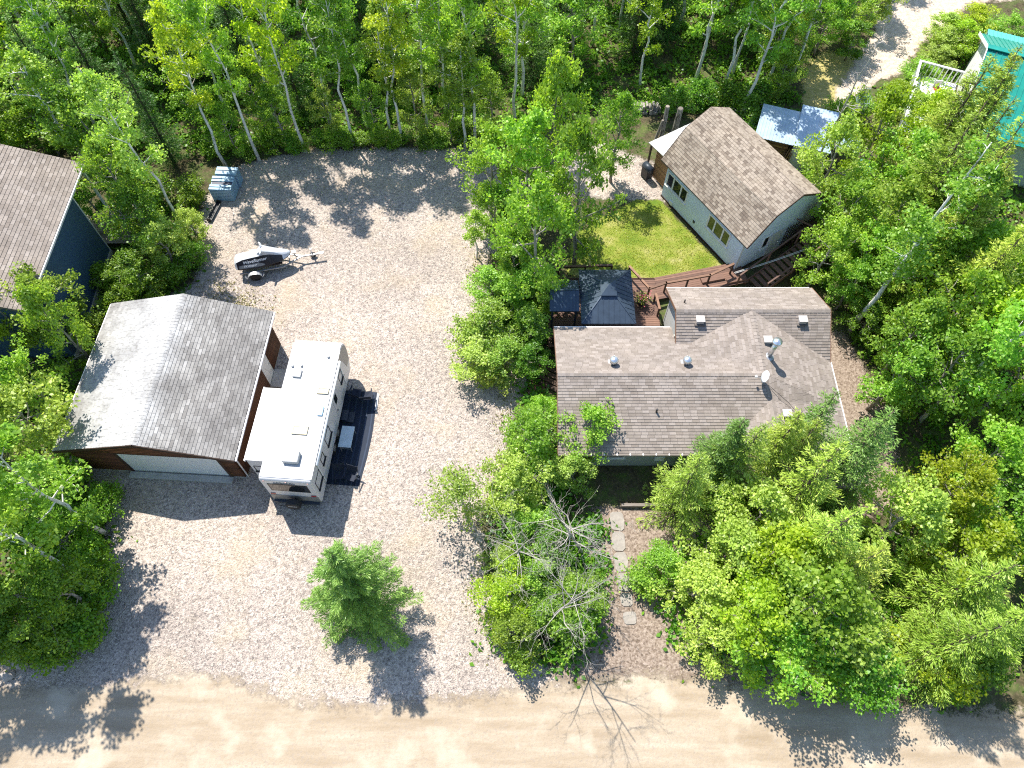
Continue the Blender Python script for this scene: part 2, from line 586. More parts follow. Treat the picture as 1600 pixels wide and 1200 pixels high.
# ------------------------------------------------------------------ ground
def poly_dist(px, py, poly):
    """signed distance to polygon rim (positive inside), numpy"""
    d = np.full(px.shape, 1e9); ins = np.zeros(px.shape, bool)
    n = len(poly)
    for i in range(n):
        x0, y0 = poly[i]; x1, y1 = poly[(i + 1) % n]
        ex, ey = x1 - x0, y1 - y0
        t = np.clip(((px - x0) * ex + (py - y0) * ey) / (ex * ex + ey * ey + 1e-12), 0, 1)
        d = np.minimum(d, np.hypot(px - x0 - t * ex, py - y0 - t * ey))
        c = ((y0 > py) != (y1 > py)) & (px < (x1 - x0) * (py - y0) / (y1 - y0 + 1e-12) + x0)
        ins ^= c
    return np.where(ins, d, -d)

def sheet(name, mat, poly, z, step=.35, rim=.9, margin=.5, bumps=0.0):
    """irregular ground sheet; attribute rim runs 0..1 from the border inwards"""
    P = np.array(poly)
    x0, y0 = P.min(0) - margin; x1, y1 = P.max(0) + margin
    nx = int((x1 - x0) / step) + 2; ny = int((y1 - y0) / step) + 2
    gx, gy = np.meshgrid(x0 + np.arange(nx) * step, y0 + np.arange(ny) * step)
    d = poly_dist(gx, gy, poly)
    keep = d > -margin
    idx = -np.ones(gx.shape, int)
    q = keep[:-1, :-1] & keep[1:, :-1] & keep[:-1, 1:] & keep[1:, 1:]
    used = np.zeros(gx.shape, bool)
    for a in (slice(None, -1), slice(1, None)):
        for b in (slice(None, -1), slice(1, None)):
            used[a, b] |= q
    idx[used] = np.arange(used.sum())
    V = np.stack([gx[used], gy[used], np.full(used.sum(), z)], 1)
    if bumps:
        V[:, 2] += bumps * (np.sin(V[:, 0] * 1.3 + np.sin(V[:, 1] * .9)) * np.cos(V[:, 1] * 1.1)) * np.clip(d[used] / 1.0, 0, 1)
    F = np.stack([idx[:-1, :-1][q], idx[:-1, 1:][q], idx[1:, 1:][q], idx[1:, :-1][q]], 1)
    me = bpy.data.meshes.new(name)
    me.from_pydata(V.tolist(), [], F.tolist())
    at = me.attributes.new('rim', 'FLOAT', 'POINT')
    at.data.foreach_set('value', np.clip((d[used] + margin) / (rim + margin), 0, 1.0).astype(np.float32))
    me.materials.append(MATS[mat]); me.update()
    o = link(name, me)
    o['kind'] = 'structure'
    return o

g = MB().add([(-900, -900, -.02), (900, -900, -.02), (900, 900, -.02), (-900, 900, -.02)], [(0, 1, 2, 3)]).build('ground', 'forest_floor', fix=False)
g['kind'] = 'structure'
LOT = [(-24, 3.2), (3.4, 3.2), (2.2, 5.0), (-.6, 5.6), (-1.3, 9.3), (-1.8, 12.5), (-.6, 14.5), (-.2, 17.5), (.8, 20), (-.5, 22.5), (-1.4, 25), (-1.6, 28), (-.5, 31), (3.0, 33.5), (9.5, 33.0), (9.2, 36), (6.0, 38), (3.5, 35.8), (-.5, 34.5), (-2.2, 37.4), (-8.5, 37.4), (-13.8, 37.2), (-17.4, 36.0), (-19.2, 33), (-19.0, 29), (-18.4, 26.5), (-21.7, 24.0), (-22.5, 14), (-20.0, 12.8), (-18.6, 8.6), (-21.0, 5.8), (-24, 5)]
sheet('gravel_lot', 'gravel', LOT, .004, rim=.8, margin=.7)
sheet('road', 'sand_road', [(-60, 3.9), (-30, 4.2), (-18, 4.4), (-14, 4.9), (-12, 4.6), (-10, 3.8), (-6, 3.6), (-2, 3.9), (1, 4.3), (6, 4.9), (10, 4.5), (16, 3.6), (24, 3.2), (60, 3.0), (60, -8), (-60, -8)], .010, rim=1.3, margin=.8)
sheet('lawn', 'lawn_grass', [(3.2, 27.0), (6.8, 27.0), (7.7, 26.2), (9.5, 26.0), (12.9, 27.0), (9.3, 33.0), (7.8, 33.0), (5.6, 31.6), (3.6, 29.8)], .016, .2, .5, .25)
sheet('path', 'sand_path', [(22.0, 41.0), (25.5, 44.0), (27.6, 45.0), (29.8, 48.2), (35, 53), (60, 56), (60, 75), (40, 75), (29, 53.5), (25.2, 47.0), (22.5, 43.0)], .012, .3, 1.0, .6)
sheet('clearing', 'dry_grass', [(20.6, 40.0), (22.6, 40.6), (24.6, 44.0), (25.0, 46.5), (22.6, 47.4), (20.8, 45.2), (20.0, 42.0)], .008, .3, .8, .6)
sheet('mulch_path', 'red_mulch', [(.6, 18.2), (1.5, 18.4), (2.1, 20.2), (1.5, 20.9), (.9, 19.6)], .014, .15, .3, .2)
sheet('garden_ground', 'bark_mulch', [(1.8, 4.9), (9, 4.4), (16, 3.9), (19, 6), (15, 12.2), (9.5, 12.6), (4.0, 12.6), (3.2, 9)], .007, .3, .8, .6)
sheet('side_yard', 'bark_mulch', [(16.4, 12), (19.5, 13), (20, 18), (18.6, 23), (16.8, 23.5), (16.3, 18)], .007, .3, .8, .6)

def in_any(x, y, polys):
    return any(poly_dist(np.array([x]), np.array([y]), p)[0] > 0 for p in polys)

# ------------------------------------------------------------------ shingled roofs
def clip_poly(sub, clip):
    """Sutherland-Hodgman, both 2-D, clip convex counter-clockwise"""
    out = sub
    n = len(clip)
    for i in range(n):
        a = clip[i]; b = clip[(i + 1) % n]
        src, out = out, []
        if not src:
            return []
        def side(p): return (b[0] - a[0]) * (p[1] - a[1]) - (b[1] - a[1]) * (p[0] - a[0])
        for k in range(len(src)):
            p = src[k]; q = src[(k + 1) % len(src)]
            sp, sq = side(p), side(q)
            if sp >= 0: out.append(p)
            if (sp > 0) != (sq > 0) and abs(sp - sq) > 1e-12:
                t = sp / (sp - sq); out.append((p[0] + (q[0] - p[0]) * t, p[1] + (q[1] - p[1]) * t))
    return out

def shingles(roof, planes, mat, tw=.33, ex=.145, n_parts=300, seed=1, lift=.016, key=None, thick=.016, ups=None):
    """lays courses of tabs on each plane (3-D ring, counter-clockwise from above); the tabs that show largest
    become parts of the roof, the rest one joined part"""
    rg = random.Random(seed)
    whole = []; rest = MB()
    for pi, ring in enumerate(planes):
        P = [Vector(p) for p in ring]
        nrm = None
        for k in range(1, len(P) - 1):
            c = (P[k] - P[0]).cross(P[k + 1] - P[0])
            if c.length > 1e-4:
                nrm = c.normalized(); break
        if nrm.z < 0: nrm = -nrm
        ref = Vector((0, 0, 1)) if ups is None or ups[pi] is None else Vector(ups[pi])
        up = ref - nrm * nrm.dot(ref)
        up.normalize()
        ux = up.cross(nrm).normalized()
        O = P[0]
        uv = [((p - O).dot(ux), (p - O).dot(up)) for p in P]
        area = sum(uv[i][0] * uv[(i + 1) % len(uv)][1] - uv[(i + 1) % len(uv)][0] * uv[i][1] for i in range(len(uv)))
        if area < 0: uv = uv[::-1]
        v0 = min(v for u, v in uv); v1 = max(v for u, v in uv); u0 = min(u for u, v in uv); u1 = max(u for u, v in uv)
        row = 0; v = v0
        while v < v1:
            u = u0 - rg.random() * tw - (row % 2) * tw / 2
            while u < u1:
                gap = .005
                sq = [(u + gap, v), (u + tw - gap, v), (u + tw - gap, v + ex + .004), (u + gap, v + ex + .004)]
                cp = clip_poly(sq, uv)
                if len(cp) >= 3:
                    ar = abs(sum(cp[i][0] * cp[(i + 1) % len(cp)][1] - cp[(i + 1) % len(cp)][0] * cp[i][1] for i in range(len(cp)))) / 2
                    curl = rg.random() ** 3 * .006
                    if ar > .985 * (tw - 2 * gap) * (ex + .004):
                        M = Matrix((( ux.x, up.x, nrm.x, 0), (ux.y, up.y, nrm.y, 0), (ux.z, up.z, nrm.z, 0), (0, 0, 0, 1)))
                        M.translation = O + ux * u + up * v
                        whole.append(M)
                    elif ar > 1e-4:
                        top = [O + ux * a + up * b + nrm * (.004 + (thick + curl) * max(0, 1 - (b - v) / ex)) for a, b in cp]
                        m = len(top)
                        rest.add(top + [t - nrm * .02 for t in top], [tuple(range(m))] + [(i, i + m, (i + 1) % m + m, (i + 1) % m) for i in range(m)], rg.random())
                u += tw
            v += ex; row += 1
    tab = MB()
    g0 = .005; w = tw; t = thick
    tabv = [(g0, 0, -.004), (w - g0, 0, -.004), (w - g0, ex, -.004), (g0, ex, -.004), (g0, 0, .004 + t), (w - g0, 0, .004 + t), (w - g0, ex, .004), (g0, ex, .004)]
    tabf = [(4, 5, 6, 7), (0, 1, 5, 4), (1, 2, 6, 5), (3, 0, 4, 7)]
    tab.add(tabv, tabf)
    tm = tab.mesh('shingle', mat + '_tab')
    key = key or (lambda p: -(p - Vector((0, 0, 35))).length)
    order = sorted(range(len(whole)), key=lambda i: -key(whole[i].translation))
    chosen = set(order[:n_parts])
    for i, M in enumerate(whole):
        if i in chosen:
            o = link('shingle', tm, roof)
            o.matrix_local = M
        else:
            c = rg.random() ** 3 * .006
            vs = [M @ Vector((a, b, z + (c if k in (4, 5) else 0))) for k, (a, b, z) in enumerate(tabv)]
            rest.add(vs, tabf, rg.random())
    r = rest.build('shingle_courses', mat, roof, tint=True, fix=False)
    r['kind'] = 'stuff'

def window(parent, name, ox, oy, oz, w, h, axis, out, panes, frame='white_paint', glass='glass_dark', fw=.06, proud=.04):
    """window on a wall: axis = unit vector along the wall, out = outward normal; panes = list of relative widths"""
    a = Vector(axis); n = Vector(out); o = Vector((ox, oy, oz)); z = Vector((0, 0, 1))
    fr = MB()
    def slab(mb, u0, u1, z0, z1, d0, d1):
        vs = [o + a * u + z * k + n * d for d in (d0, d1) for u, k in ((u0, z0), (u1, z0), (u1, z1), (u0, z1))]
        mb.add(vs, [(0, 1, 2, 3), (4, 5, 6, 7), (0, 1, 5, 4), (1, 2, 6, 5), (2, 3, 7, 6), (3, 0, 4, 7)])
    slab(fr, 0, w, 0, fw, -.02, proud); slab(fr, 0, w, h - fw, h, -.02, proud)
    slab(fr, 0, fw, fw, h - fw, -.02, proud); slab(fr, w - fw, w, fw, h - fw, -.02, proud)
    tot = sum(panes); u = fw; cells = []
    iw = w - 2 * fw
    for k, p in enumerate(panes):
        u2 = u + iw * p / tot
        cells.append((u, u2))
        if k < len(panes) - 1:
            slab(fr, u2 - fw / 2, u2 + fw / 2, fw, h - fw, -.02, proud)
        u = u2
    win = fr.build(name, frame, parent)
    for c0, c1 in cells:
        pm = MB(); slab(pm, c0 + .01, c1 - .01, fw * .9, h - fw * .9, -.01, proud - .03)
        pm.build('pane', glass, win)
    sl = MB(); slab(sl, -.05, w + .05, -.05, -.001, -.02, proud + .05)
    sl.build('sill', frame, win)
    return win

# ------------------------------------------------------------------ garage
def build_garage():
    W, L, He, Hr, ov = 8.67, 8.55, 2.8, 4.02, .34
    t = thing('garage', 'brown log garage with weathered grey shingle roof and white overhead door', 'garage', (-21.755, 14.506, 0), -.059)
    x0, x1, y0, y1 = ov, W - ov, ov, L - ov
    sl = (Hr - He) / (W / 2)
    def rz(x): return He + sl * (x if x < W / 2 else W - x) - .16
    core = MB()
    ring = [(x0, y0, 0), (x1, y0, 0), (x1, y0, rz(x1)), (W / 2, y0, rz(W / 2)), (x0, y0, rz(x0))]
    MB().wall(ring, .12, (0, -1, 0)).build('wall', 'dark_wood', t)
    ring2 = [(x0, y1, 0), (x1, y1, 0), (x1, y1, rz(x1)), (W / 2, y1, rz(W / 2)), (x0, y1, rz(x0))]
    MB().wall(ring2, .12, (0, 1, 0)).build('wall', 'dark_wood', t)
    we = MB().box(x1 - .12, x1, y0 + .13, y1 - .13, 0, rz(x1)).build('wall', 'dark_wood', t)
    MB().box(x0, x0 + .12, y0 + .13, y1 - .13, 0, rz(x0)).build('wall', 'dark_wood', t)
    # log siding, one log at a time
    d0, d1, dh = 2.62, 7.52, 2.25
    k = 0; lh = .165
    while k * lh < Hr - .3:
        z = .12 + (k + .5) * lh
        def log(a, b, nm='log'):
            o = MB().tube([a, b], lh * .56, 8).build(nm, 'log_brown', t, smooth=True)
        lo = x0; hi = x1
        if z > rz(x0) - .08:
            lo = (z + .22 - He) / sl; hi = W - lo
        if hi - lo > .5:
            if z < dh:
                log((lo, y0 - .02, z), (d0 - .12, y0 - .02, z)); log((d1 + .12, y0 - .02, z), (hi, y0 - .02, z))
            else:
                log((lo, y0 - .02, z), (hi, y0 - .02, z))
        if z < rz(x1) - .08:
            if z < 2.05:
                log((x1 + .02, y0, z), (x1 + .02, 5.55, z)); log((x1 + .02, 6.55, z), (x1 + .02, y1, z))
            else:
                log((x1 + .02, y0, z), (x1 + .02, y1, z))
        k += 1
    dr = MB()
    for i in range(4):
        dr.box(d0, d1, y0 - .05, y0 - .015, .16 + i * .5225, .16 + (i + 1) * .5225 - .012)
    # overhead door: four panels and a frame
    door = MB().box(d0, d1, y0 - .03, y0 - .005, .15, dh).build('overhead_door', 'garage_door_paint', t)
    for i in range(4):
        MB().box(d0 + .01, d1 - .01, y0 - .06, y0 - .031, .16 + i * .522, .16 + (i + 1) * .522 - .014).build('panel', 'garage_door_paint', door, bevel=.008)
    fr = MB(); fr.box(d0 - .14, d0 - .002, y0 - .1, y0 + .01, .02, dh + .14); fr.box(d1 + .002, d1 + .14, y0 - .1, y0 + .01, .02, dh + .14); fr.box(d0 - .002, d1 + .002, y0 - .1, y0 + .01, dh + .002, dh + .14)
    fr.build('door_frame', 'dark_wood', t)
    bx('threshold', 'concrete', t, d0 - .2, d1 + .2, y0 - .45, y0 - .11, 0, .14, bevel=.02)
    bx('foundation', 'concrete', t, x0 - .06, x1 + .06, y0 - .08, y1 + .06, -.05, .10)
    sd = bx('side_door', 'white_paint', t, x1 + .012, x1 + .07, 5.6, 6.5, .12, 2.1)
    MB().lathe([(.03, 0), (.035, .03), (.02, .05)], 8, (x1 + .07, 6.38, 1.05), 'x').build('door_handle', 'bright_metal', sd)
    bx('doorstep', 'concrete', t, x1 + .08, x1 + .75, 5.5, 6.6, 0, .12, bevel=.02)
    # roof
    W0 = [(0, 0, He), (W / 2, 0, Hr), (W / 2, L, Hr), (0, L, He)]
    E0 = [(W / 2, 0, Hr), (W, 0, He), (W, L, He), (W / 2, L, Hr)]
    rf = MB(); rf.prism(W0, .12); rf.prism(E0, .12)
    roof = rf.build('roof', 'roof_felt', t)
    shingles(roof, [W0, E0], 'garage_shingle', .36, .165, 300, 3, key=lambda p: p.x - p.y, thick=.022)
    cap = MB(); y = 0
    while y < L - .05:
        for sx in (-1, 1):
            cap.add([(W / 2, y, Hr + .035), (W / 2 + sx * .17, y, Hr + .035 - .17 * sl), (W / 2 + sx * .17, y + .2, Hr + .02 - .17 * sl), (W / 2, y + .2, Hr + .02)], [(0, 1, 2, 3)], RNG.random())
        y += .19
    cap.build('ridge_cap', 'garage_shingle', t, tint=True, fix=False)
    fa = MB(); fa.bar((0, -.03, He - .08), (W / 2, -.03, Hr - .08), .03, .2); fa.bar((W / 2, -.03, Hr - .08), (W, -.03, He - .08), .03, .2)
    fa.build('fascia', 'dark_wood', t)
    gm = MB(); gm.box(W + .005, W + .1, 0, L, He - .13, He - .03); gm.build('gutter', 'gutter_white', t, bevel=.02)
    for k in range(13):
        y = .3 + k * .66
        MB().box(W - .03, W + .11, y, y + .05, He - .028, He - .008).build('gutter_strap', 'gutter_white', t)
    MB().box(-.1, -.005, 0, L, He - .13, He - .03).build('gutter', 'gutter_white', t, bevel=.02)
    MB().tube([(W + .05, .15, He - .13), (W - .15, .28, He - .5), (W - .22, .3, .1)], .035, 6).build('downpipe', 'gutter_white', t)
    return t
build_garage()

# ------------------------------------------------------------------ bungalow
def build_house():
    t = thing('bungalow', 'long bungalow with tan shingle roof and crossing gables', 'house', (0, 0, 0))
    e = 2.6
    A = (2.2, 18.05, 4.0); B = (12.2, 18.05, 4.0); C = (12.2, 21.8, 4.0); D = (8.35, 21.8, 4.0); E = (16.2, 21.8, 4.0)
    V = (9.0, 20.3, 3.125); V0 = (8.35, 20.3, 3.125); F = (12.48, 16.85, 3.533); G = (12.48, 12.6, 3.533)
    Q = (16.2, 19.5, 2.66); S1 = (16.2, 16.85, 2.66); S0 = (16.2, 12.6, 2.66)
    planes = [
        [(2.2, 21.65, e), A, (8.35, 18.05, 4.0), (8.35, 21.65, e)],
        [(8.35, 18.05, 4.0), B, V, V0],
        [(2.2, 14.45, e), (9.7, 14.45, e), F, B, A],
        [C, V, B],
        [D, E, (16.2, 24.2, e), (8.35, 24.2, e)],
        [D, V0, V, C],
        [C, Q, E],
        [B, (16.2, 18.05, 2.66), Q, C],
        [B, F, S1], [B, S1, (16.2, 18.05, 2.66)],
        [F, G, S0, S1],
        [G, F, (9.7, 14.45, e), (9.7, 12.6, e)],
    ]
    rf = MB()
    fixed = []
    for r in planes:
        a = sum(r[i][0] * r[(i + 1) % len(r)][1] - r[(i + 1) % len(r)][0] * r[i][1] for i in range(len(r)))
        r = r if a > 0 else r[::-1]
        fixed.append(r); rf.prism(r, .13)
    roof = rf.build('roof', 'roof_felt', t)
    shingles(roof, fixed, 'house_shingle', .33, .15, 300, 5, thick=.02, ups=[None] * 7 + [(-1, 0, 0)] * 4 + [None])
    # ridge caps
    cap = MB()
    def caps(p, q, w=.15, drop=.05):
        p = Vector(p); q = Vector(q); d = (q - p).normalized(); s = d.cross(Vector((0, 0, 1))).normalized(); n = int((q - p).length / .2)
        for i in range(n):
            a = p + d * (i * .2); b = p + d * (i * .2 + .215)
            for sg in (-1, 1):
                cap.add([a + Vector((0, 0, .045)), a + s * sg * w + Vector((0, 0, .045 - drop)), b + s * sg * w + Vector((0, 0, .03 - drop)), b + Vector((0, 0, .03))], [(0, 1, 2, 3)], RNG.random() * .8 + .2)
    caps(A, B); caps(D, E, .15, .08); caps(B, C); caps(B, F, .13, .05); caps(F, G)
    cap.build('ridge_cap', 'house_shingle', t, tint=True, fix=False)
    # walls
    def wl(ring, nrm, mat='sage_siding'):
        return MB().wall(ring, .12, nrm).build('wall', mat, t)
    ws = wl([(2.6, 14.95, 0), (9.9, 14.95, 0), (9.9, 14.95, 2.66), (2.6, 14.95, 2.66)], (0, -1, 0))
    wl([(2.6, 14.95, 0), (2.6, 21.2, 0), (2.6, 21.2, 2.65), (2.6, 18.05, 3.85), (2.6, 14.95, 2.65)], (-1, 0, 0))
    wl([(2.6, 21.2, 0), (8.6, 21.2, 0), (8.6, 21.2, 2.64), (2.6, 21.2, 2.64)], (0, 1, 0))
    wl([(8.62, 19.9, 0), (8.62, 23.85, 0), (8.62, 23.85, 2.66), (8.62, 21.8, 3.84), (8.62, 20.0, 2.8)], (-1, 0, 0), 'pale_siding')
    wl([(8.6, 23.85, 0), (15.8, 23.85, 0), (15.8, 23.85, 2.66), (8.6, 23.85, 2.66)], (0, 1, 0), 'pale_siding')
    wl([(15.8, 13.0, 0), (15.8, 23.85, 0), (15.8, 23.85, 2.66), (15.8, 21.8, 3.84), (15.8, 19.5, 2.6), (15.8, 13.0, 2.6)], (1, 0, 0))
    wl([(10.1, 13.0, 0), (15.8, 13.0, 0), (15.8, 13.0, 2.6), (12.48, 13.0, 3.38), (10.1, 13.0, 2.56)], (0, -1, 0))
    wl([(10.1, 13.0, 0), (10.1, 14.94, 0), (10.1, 14.94, 2.56), (10.1, 13.0, 2.56)], (-1, 0, 0))
    window(t, 'window', 4.0, 14.95, 1.0, 1.6, 1.1, (1, 0, 0), (0, -1, 0), [1, 1])
    bx('utility_box', 'white_metal', t, 7.1, 7.55, 14.80, 14.948, .9, 1.35, bevel=.01)
    # trim
    fa = MB(); fa.box(2.2, 9.68, 14.36, 14.448, e - .16, e - .01); fa.build('gutter', 'grey_wood', t, bevel=.02)
    for k in range(12):
        MB().box(2.5 + k * .62, 2.56 + k * .62, 14.352, 14.47, e - .008, e + .022).build('gutter_strap', 'gutter_white', t)
    MB().box(2.2, 8.3, 21.652, 21.74, e - .14, e - .01).build('gutter', 'gutter_white', t, bevel=.02)
    MB().box(16.202, 16.29, 12.6, 19.5, 2.52, 2.65).build('gutter', 'gutter_white', t, bevel=.02)
    MB().box(8.35, 16.1, 24.202, 24.28, e - .14, e - .01).build('gutter', 'gutter_white', t, bevel=.02)
    rb = MB()
    for p, q in (((2.185, 21.65, e - .06), (2.185, 18.05, 3.94)), ((2.185, 18.05, 3.94), (2.185, 14.45, e - .06)), ((8.335, 24.2, e - .06), (8.335, 21.8, 3.94)), ((8.335, 21.8, 3.94), (8.335, 20.35, 3.09)), ((16.215, 24.2, e - .06), (16.215, 21.8, 3.94)), ((16.215, 21.8, 3.94), (16.215, 19.5, 2.6))):
        MB().bar(p, q, .03, .16).build('rake_board', 'rail_wood', t)
    # roof vents
    def zN(y): return 4 - (y - 18.05) * .389
    for x in (4.98, 8.56):
        y = 18.75; z = zN(y)
        v = MB().lathe([(.13, z - .06), (.13, z + .22), (.2, z + .26), (.21, z + .42), (.15, z + .50), (.02, z + .53)], 14, (x, y, 0)).build('turbine_vent', 'bright_metal', t, smooth=True)
        fins = MB()
        for k in range(14):
            a = k * math.tau / 14
            fins.bar((x + .205 * math.cos(a), y + .205 * math.sin(a), z + .26), (x + .19 * math.cos(a + .2), y + .19 * math.sin(a + .2), z + .46), .012, .05)
        fins.build('fin', 'galvanised', v)
        MB().box(x - .25, x + .25, y - .25, y + .25, z - .16, z - .0).build('flashing', 'galvanised', v)
    for (x, y, z, sl) in ((9.55, 21.3, 3.66, 1), (14.75, 21.3, 3.66, 1), (12.72, 20.0, 3.78, 2), (13.1, 16.1, 3.37, 2)):
        v = MB().box(x - .19, x + .19, y - .17, y + .17, z + .02, z + .26).build('box_vent', 'vent_tan', t, bevel=.03)
        MB().box(x - .22, x + .22, y - .2, y + .2, z + .262, z + .285).build('lid', 'vent_tan', v, bevel=.01)
        MB().box(x - .26, x + .26, y - .24, y + .24, z - .1, z + .015).build('flange', 'roof_felt', v)
    ch = MB().tube([(12.65, 19.1, 3.75), (12.65, 19.1, 5.1)], .12, 14).build('chimney_pipe', 'bright_metal', t, smooth=True)
    MB().lathe([(.14, 5.06), (.2, 5.10), (.2, 5.17), (.24, 5.2), (.235, 5.26), (.02, 5.34)], 16, (12.65, 19.1, 0)).build('rain_cap', 'bright_metal', ch, smooth=True)
    MB().lathe([(.27, 3.74), (.25, 3.86), (.13, 3.95)], 14, (12.65, 19.1, 0)).build('flashing', 'galvanised', ch)
    MB().tube([(6.93, 16.3, 3.2), (6.93, 16.3, 3.62)], .05, 8).build('plumbing_vent', 'black_plastic', t)
    MB().tube([(8.94, 22.56, 3.45), (8.94, 22.56, 3.8)], .04, 8).build('plumbing_vent', 'black_plastic', t)
    # satellite dish on the ridge
    d = thing('satellite_dish', 'small grey satellite dish on the tan roof ridge beside the chimney pipe', 'satellite dish', (12.1, 17.62, 3.86))
    MB().tube([(0, 0, -.02), (0, 0, .3), (-.04, 0, .52)], .025, 8).build('mast', 'galvanised', d)
    dm = MB()
    prof = [(.02, 0), (.12, .012), (.22, .04), (.30, .08), (.305, .085), (.22, .052), (.1, .02)]
    dm.lathe(prof, 20)
    dish = dm.build('reflector', 'white_metal', d, smooth=True)
    dish.rotation_euler = (R(8), R(-66), R(-15)); dish.location = (.02, 0, .55)
    MB().tube([(-.02, 0, .4), (-.42, .05, .5)], .014, 6).build('feed_arm', 'galvanised', d)
    MB().box(-.50, -.40, 0, .12, .46, .54).build('receiver', 'white_metal', d, bevel=.015)
    cab = MB().tube([(12.35, 17.5, 3.85), (12.9, 17.0, 3.70), (13.3, 16.7, 3.52), (13.6, 16.3, 3.42), (13.8, 15.6, 3.34), (14.6, 14.3, 3.12)], .012, 5).build('roof_cable', 'black_plastic', t)
build_house()

# ------------------------------------------------------------------ studio with gambrel roof
A31 = math.atan2(.516, .856)
def build_studio():
    t = thing('studio', 'pale blue-grey outbuilding with mottled tan gambrel roof beside the lawn', 'outbuilding', (13.14, 26.93, 0), A31)
    prof = [(-.06, 2.72), (1.4, 4.5), (3.0, 5.25), (4.6, 4.5), (6.06, 2.72)]
    L0, L1 = -.02, 7.95
    planes = []; rf = MB()
    for (xa, za), (xb, zb) in zip(prof[:-1], prof[1:]):
        r = [(xa, L0, za), (xb, L0, zb), (xb, L1, zb), (xa, L1, za)]
        planes.append(r); rf.prism(r, .1)
    roof = rf.build('roof', 'roof_felt', t)
    shingles(roof, planes, 'studio_shingle', .24, .16, 300, 9, key=lambda p: -p.y * .4 - abs(p.x - 2), thick=.018)
    x0, x1, y0, y1 = .12, 5.88, .34, 7.42
    MB().wall([(x0, y0, 0), (x0, y1, 0), (x0, y1, 2.84), (x0, y0, 2.84)], .12, (-1, 0, 0)).build('wall', 'studio_siding', t)
    MB().wall([(x1, y0, 0), (x1, y1, 0), (x1, y1, 2.84), (x1, y0, 2.84)], .12, (1, 0, 0)).build('wall', 'studio_siding', t)
    for y, n in ((y0, -1), (y1, 1)):
        MB().wall([(x0 + .125, y, 0), (x1 - .125, y, 0), (x1 - .125, y, 2.8), (4.6, y, 4.36), (3.0, y, 5.1), (1.4, y, 4.36), (x0 + .125, y, 2.8)], .12, (0, n, 0)).build('wall', 'studio_siding', t)
    bx('foundation', 'dark_wood', t, x0 - .03, x1 + .03, y0 - .03, y1 + .03, -.05, .12)
    window(t, 'window', x0, 5.30, 1.18, 1.97, 1.08, (0, 1, 0), (-1, 0, 0), [1, 1.4, 1], fw=.1)
    window(t, 'window', x0, 1.37, 1.18, 1.95, 1.12, (0, 1, 0), (-1, 0, 0), [1, 1.4, 1], glass='glass_lawn_reflection', fw=.1)
    d = bx('door', 'pale_siding', t, 2.35, 3.2, y0 - .05, y0 - .002, .12, 2.15, bevel=.01)
    MB().lathe([(.03, 0), (.04, .03), (.02, .06)], 8, (3.1, y0 - .1, 1.05), 'y').build('handle', 'bright_metal', d)
    window(t, 'window', 1.75, y0, 1.1, .5, 1.0, (1, 0, 0), (0, -1, 0), [1])
    for y in (L0 - .015, L1 + .015):
        rb = MB()
        for (xa, za), (xb, zb) in zip(prof[:-1], prof[1:]):
            rb.bar((xa, y, za - .05), (xb, y, zb - .05), .025, .12)
        rb.build('rake_board', 'dark_wood', t)
    cb = MB(); cb.box(x0 - .02, x0 + .1, y0 - .021, y0 - .001, .1, 2.6); cb.build('corner_board', 'pale_siding', t)
    MB().box(x0 - .05, x0 - .001, 4.2, 4.34, .55, .72).build('outdoor_tap', 'dark_metal', t)
    MB().box(x0 - .06, x0 - .001, 6.3, 6.6, .15, .42).build('wall_vent', 'white_metal', t)
    # lattice screen and trellis at the stair end
    s = thing('lattice_screen', 'black wooden lattice screen beside the studio stairs', 'lattice', (13.14, 26.93, 0), A31)
    for k in range(14):
        MB().bar((3.4 + k * .2, .2, .15), (3.4 + k * .2 + .0, .2, 2.2), .035, .02).build('lath', 'dark_wood', s)
    for k in range(9):
        MB().bar((3.3, .175, .3 + k * .22), (6.1, .175, .3 + k * .22), .035, .02).build('lath', 'dark_wood', s)
    tr = thing('trellis', 'grey wooden garden trellis against the studio end wall', 'trellis', (13.14, 26.93, 0), A31)
    for k in range(4):
        MB().bar((4.2 + k * .2, .10, 2.0), (4.2 + k * .2, .10, 3.6), .03).build('upright', 'grey_wood', tr)
    for k in range(6):
        MB().bar((4.12, .07, 2.2 + k * .26), (4.9, .07, 2.2 + k * .26), .03).build('rung', 'grey_wood', tr)
    # lean-to on the far end
    l = thing('lean_to', 'small lean-to with white metal roof and brown slat wall at the studio end', 'lean-to', (13.14, 26.93, 0), A31)
    P = [(.55, 7.98, 2.32), (3.9, 7.98, 2.5), (3.7, 9.85, 2.3), (.6, 9.95, 2.14)]
    rm = MB().prism(P, .05).build('roof', 'leanto_metal', l)
    for k in range(8):
        u = k / 7
        a = Vector(P[0]).lerp(Vector(P[1]), u); b = Vector(P[3]).lerp(Vector(P[2]), u)
        MB().bar(a + Vector((0, 0, .015)), b + Vector((0, 0, .015)), .04, .03).build('roof_rib', 'leanto_metal', rm)
    for k in range(15):
        MB().box(.62, .66, 7.6, 9.1, .1 + k * .135, .1 + k * .135 + .085).build('slat', 'slat_wood', l)
    for x, y in ((.72, 9.1), (.72, 7.65), (.75, 9.8), (3.6, 9.75)):
        MB().box(x - .05, x + .05, y - .05, y + .05, 0, 2.1).build('post', 'dark_wood', l)
    b = thing('barbecue', 'black barbecue cabinet standing before the brown slat wall', 'barbecue', (13.14, 26.93, 0), A31)
    bx('cabinet', 'black_plastic', b, .0, .5, 8.9, 9.5, .12, .82, bevel=.03)
    MB().tube([(.25, 8.85, .86), (.25, 9.55, .86)], .24, 10).build('lid', 'dark_metal', b, smooth=True)
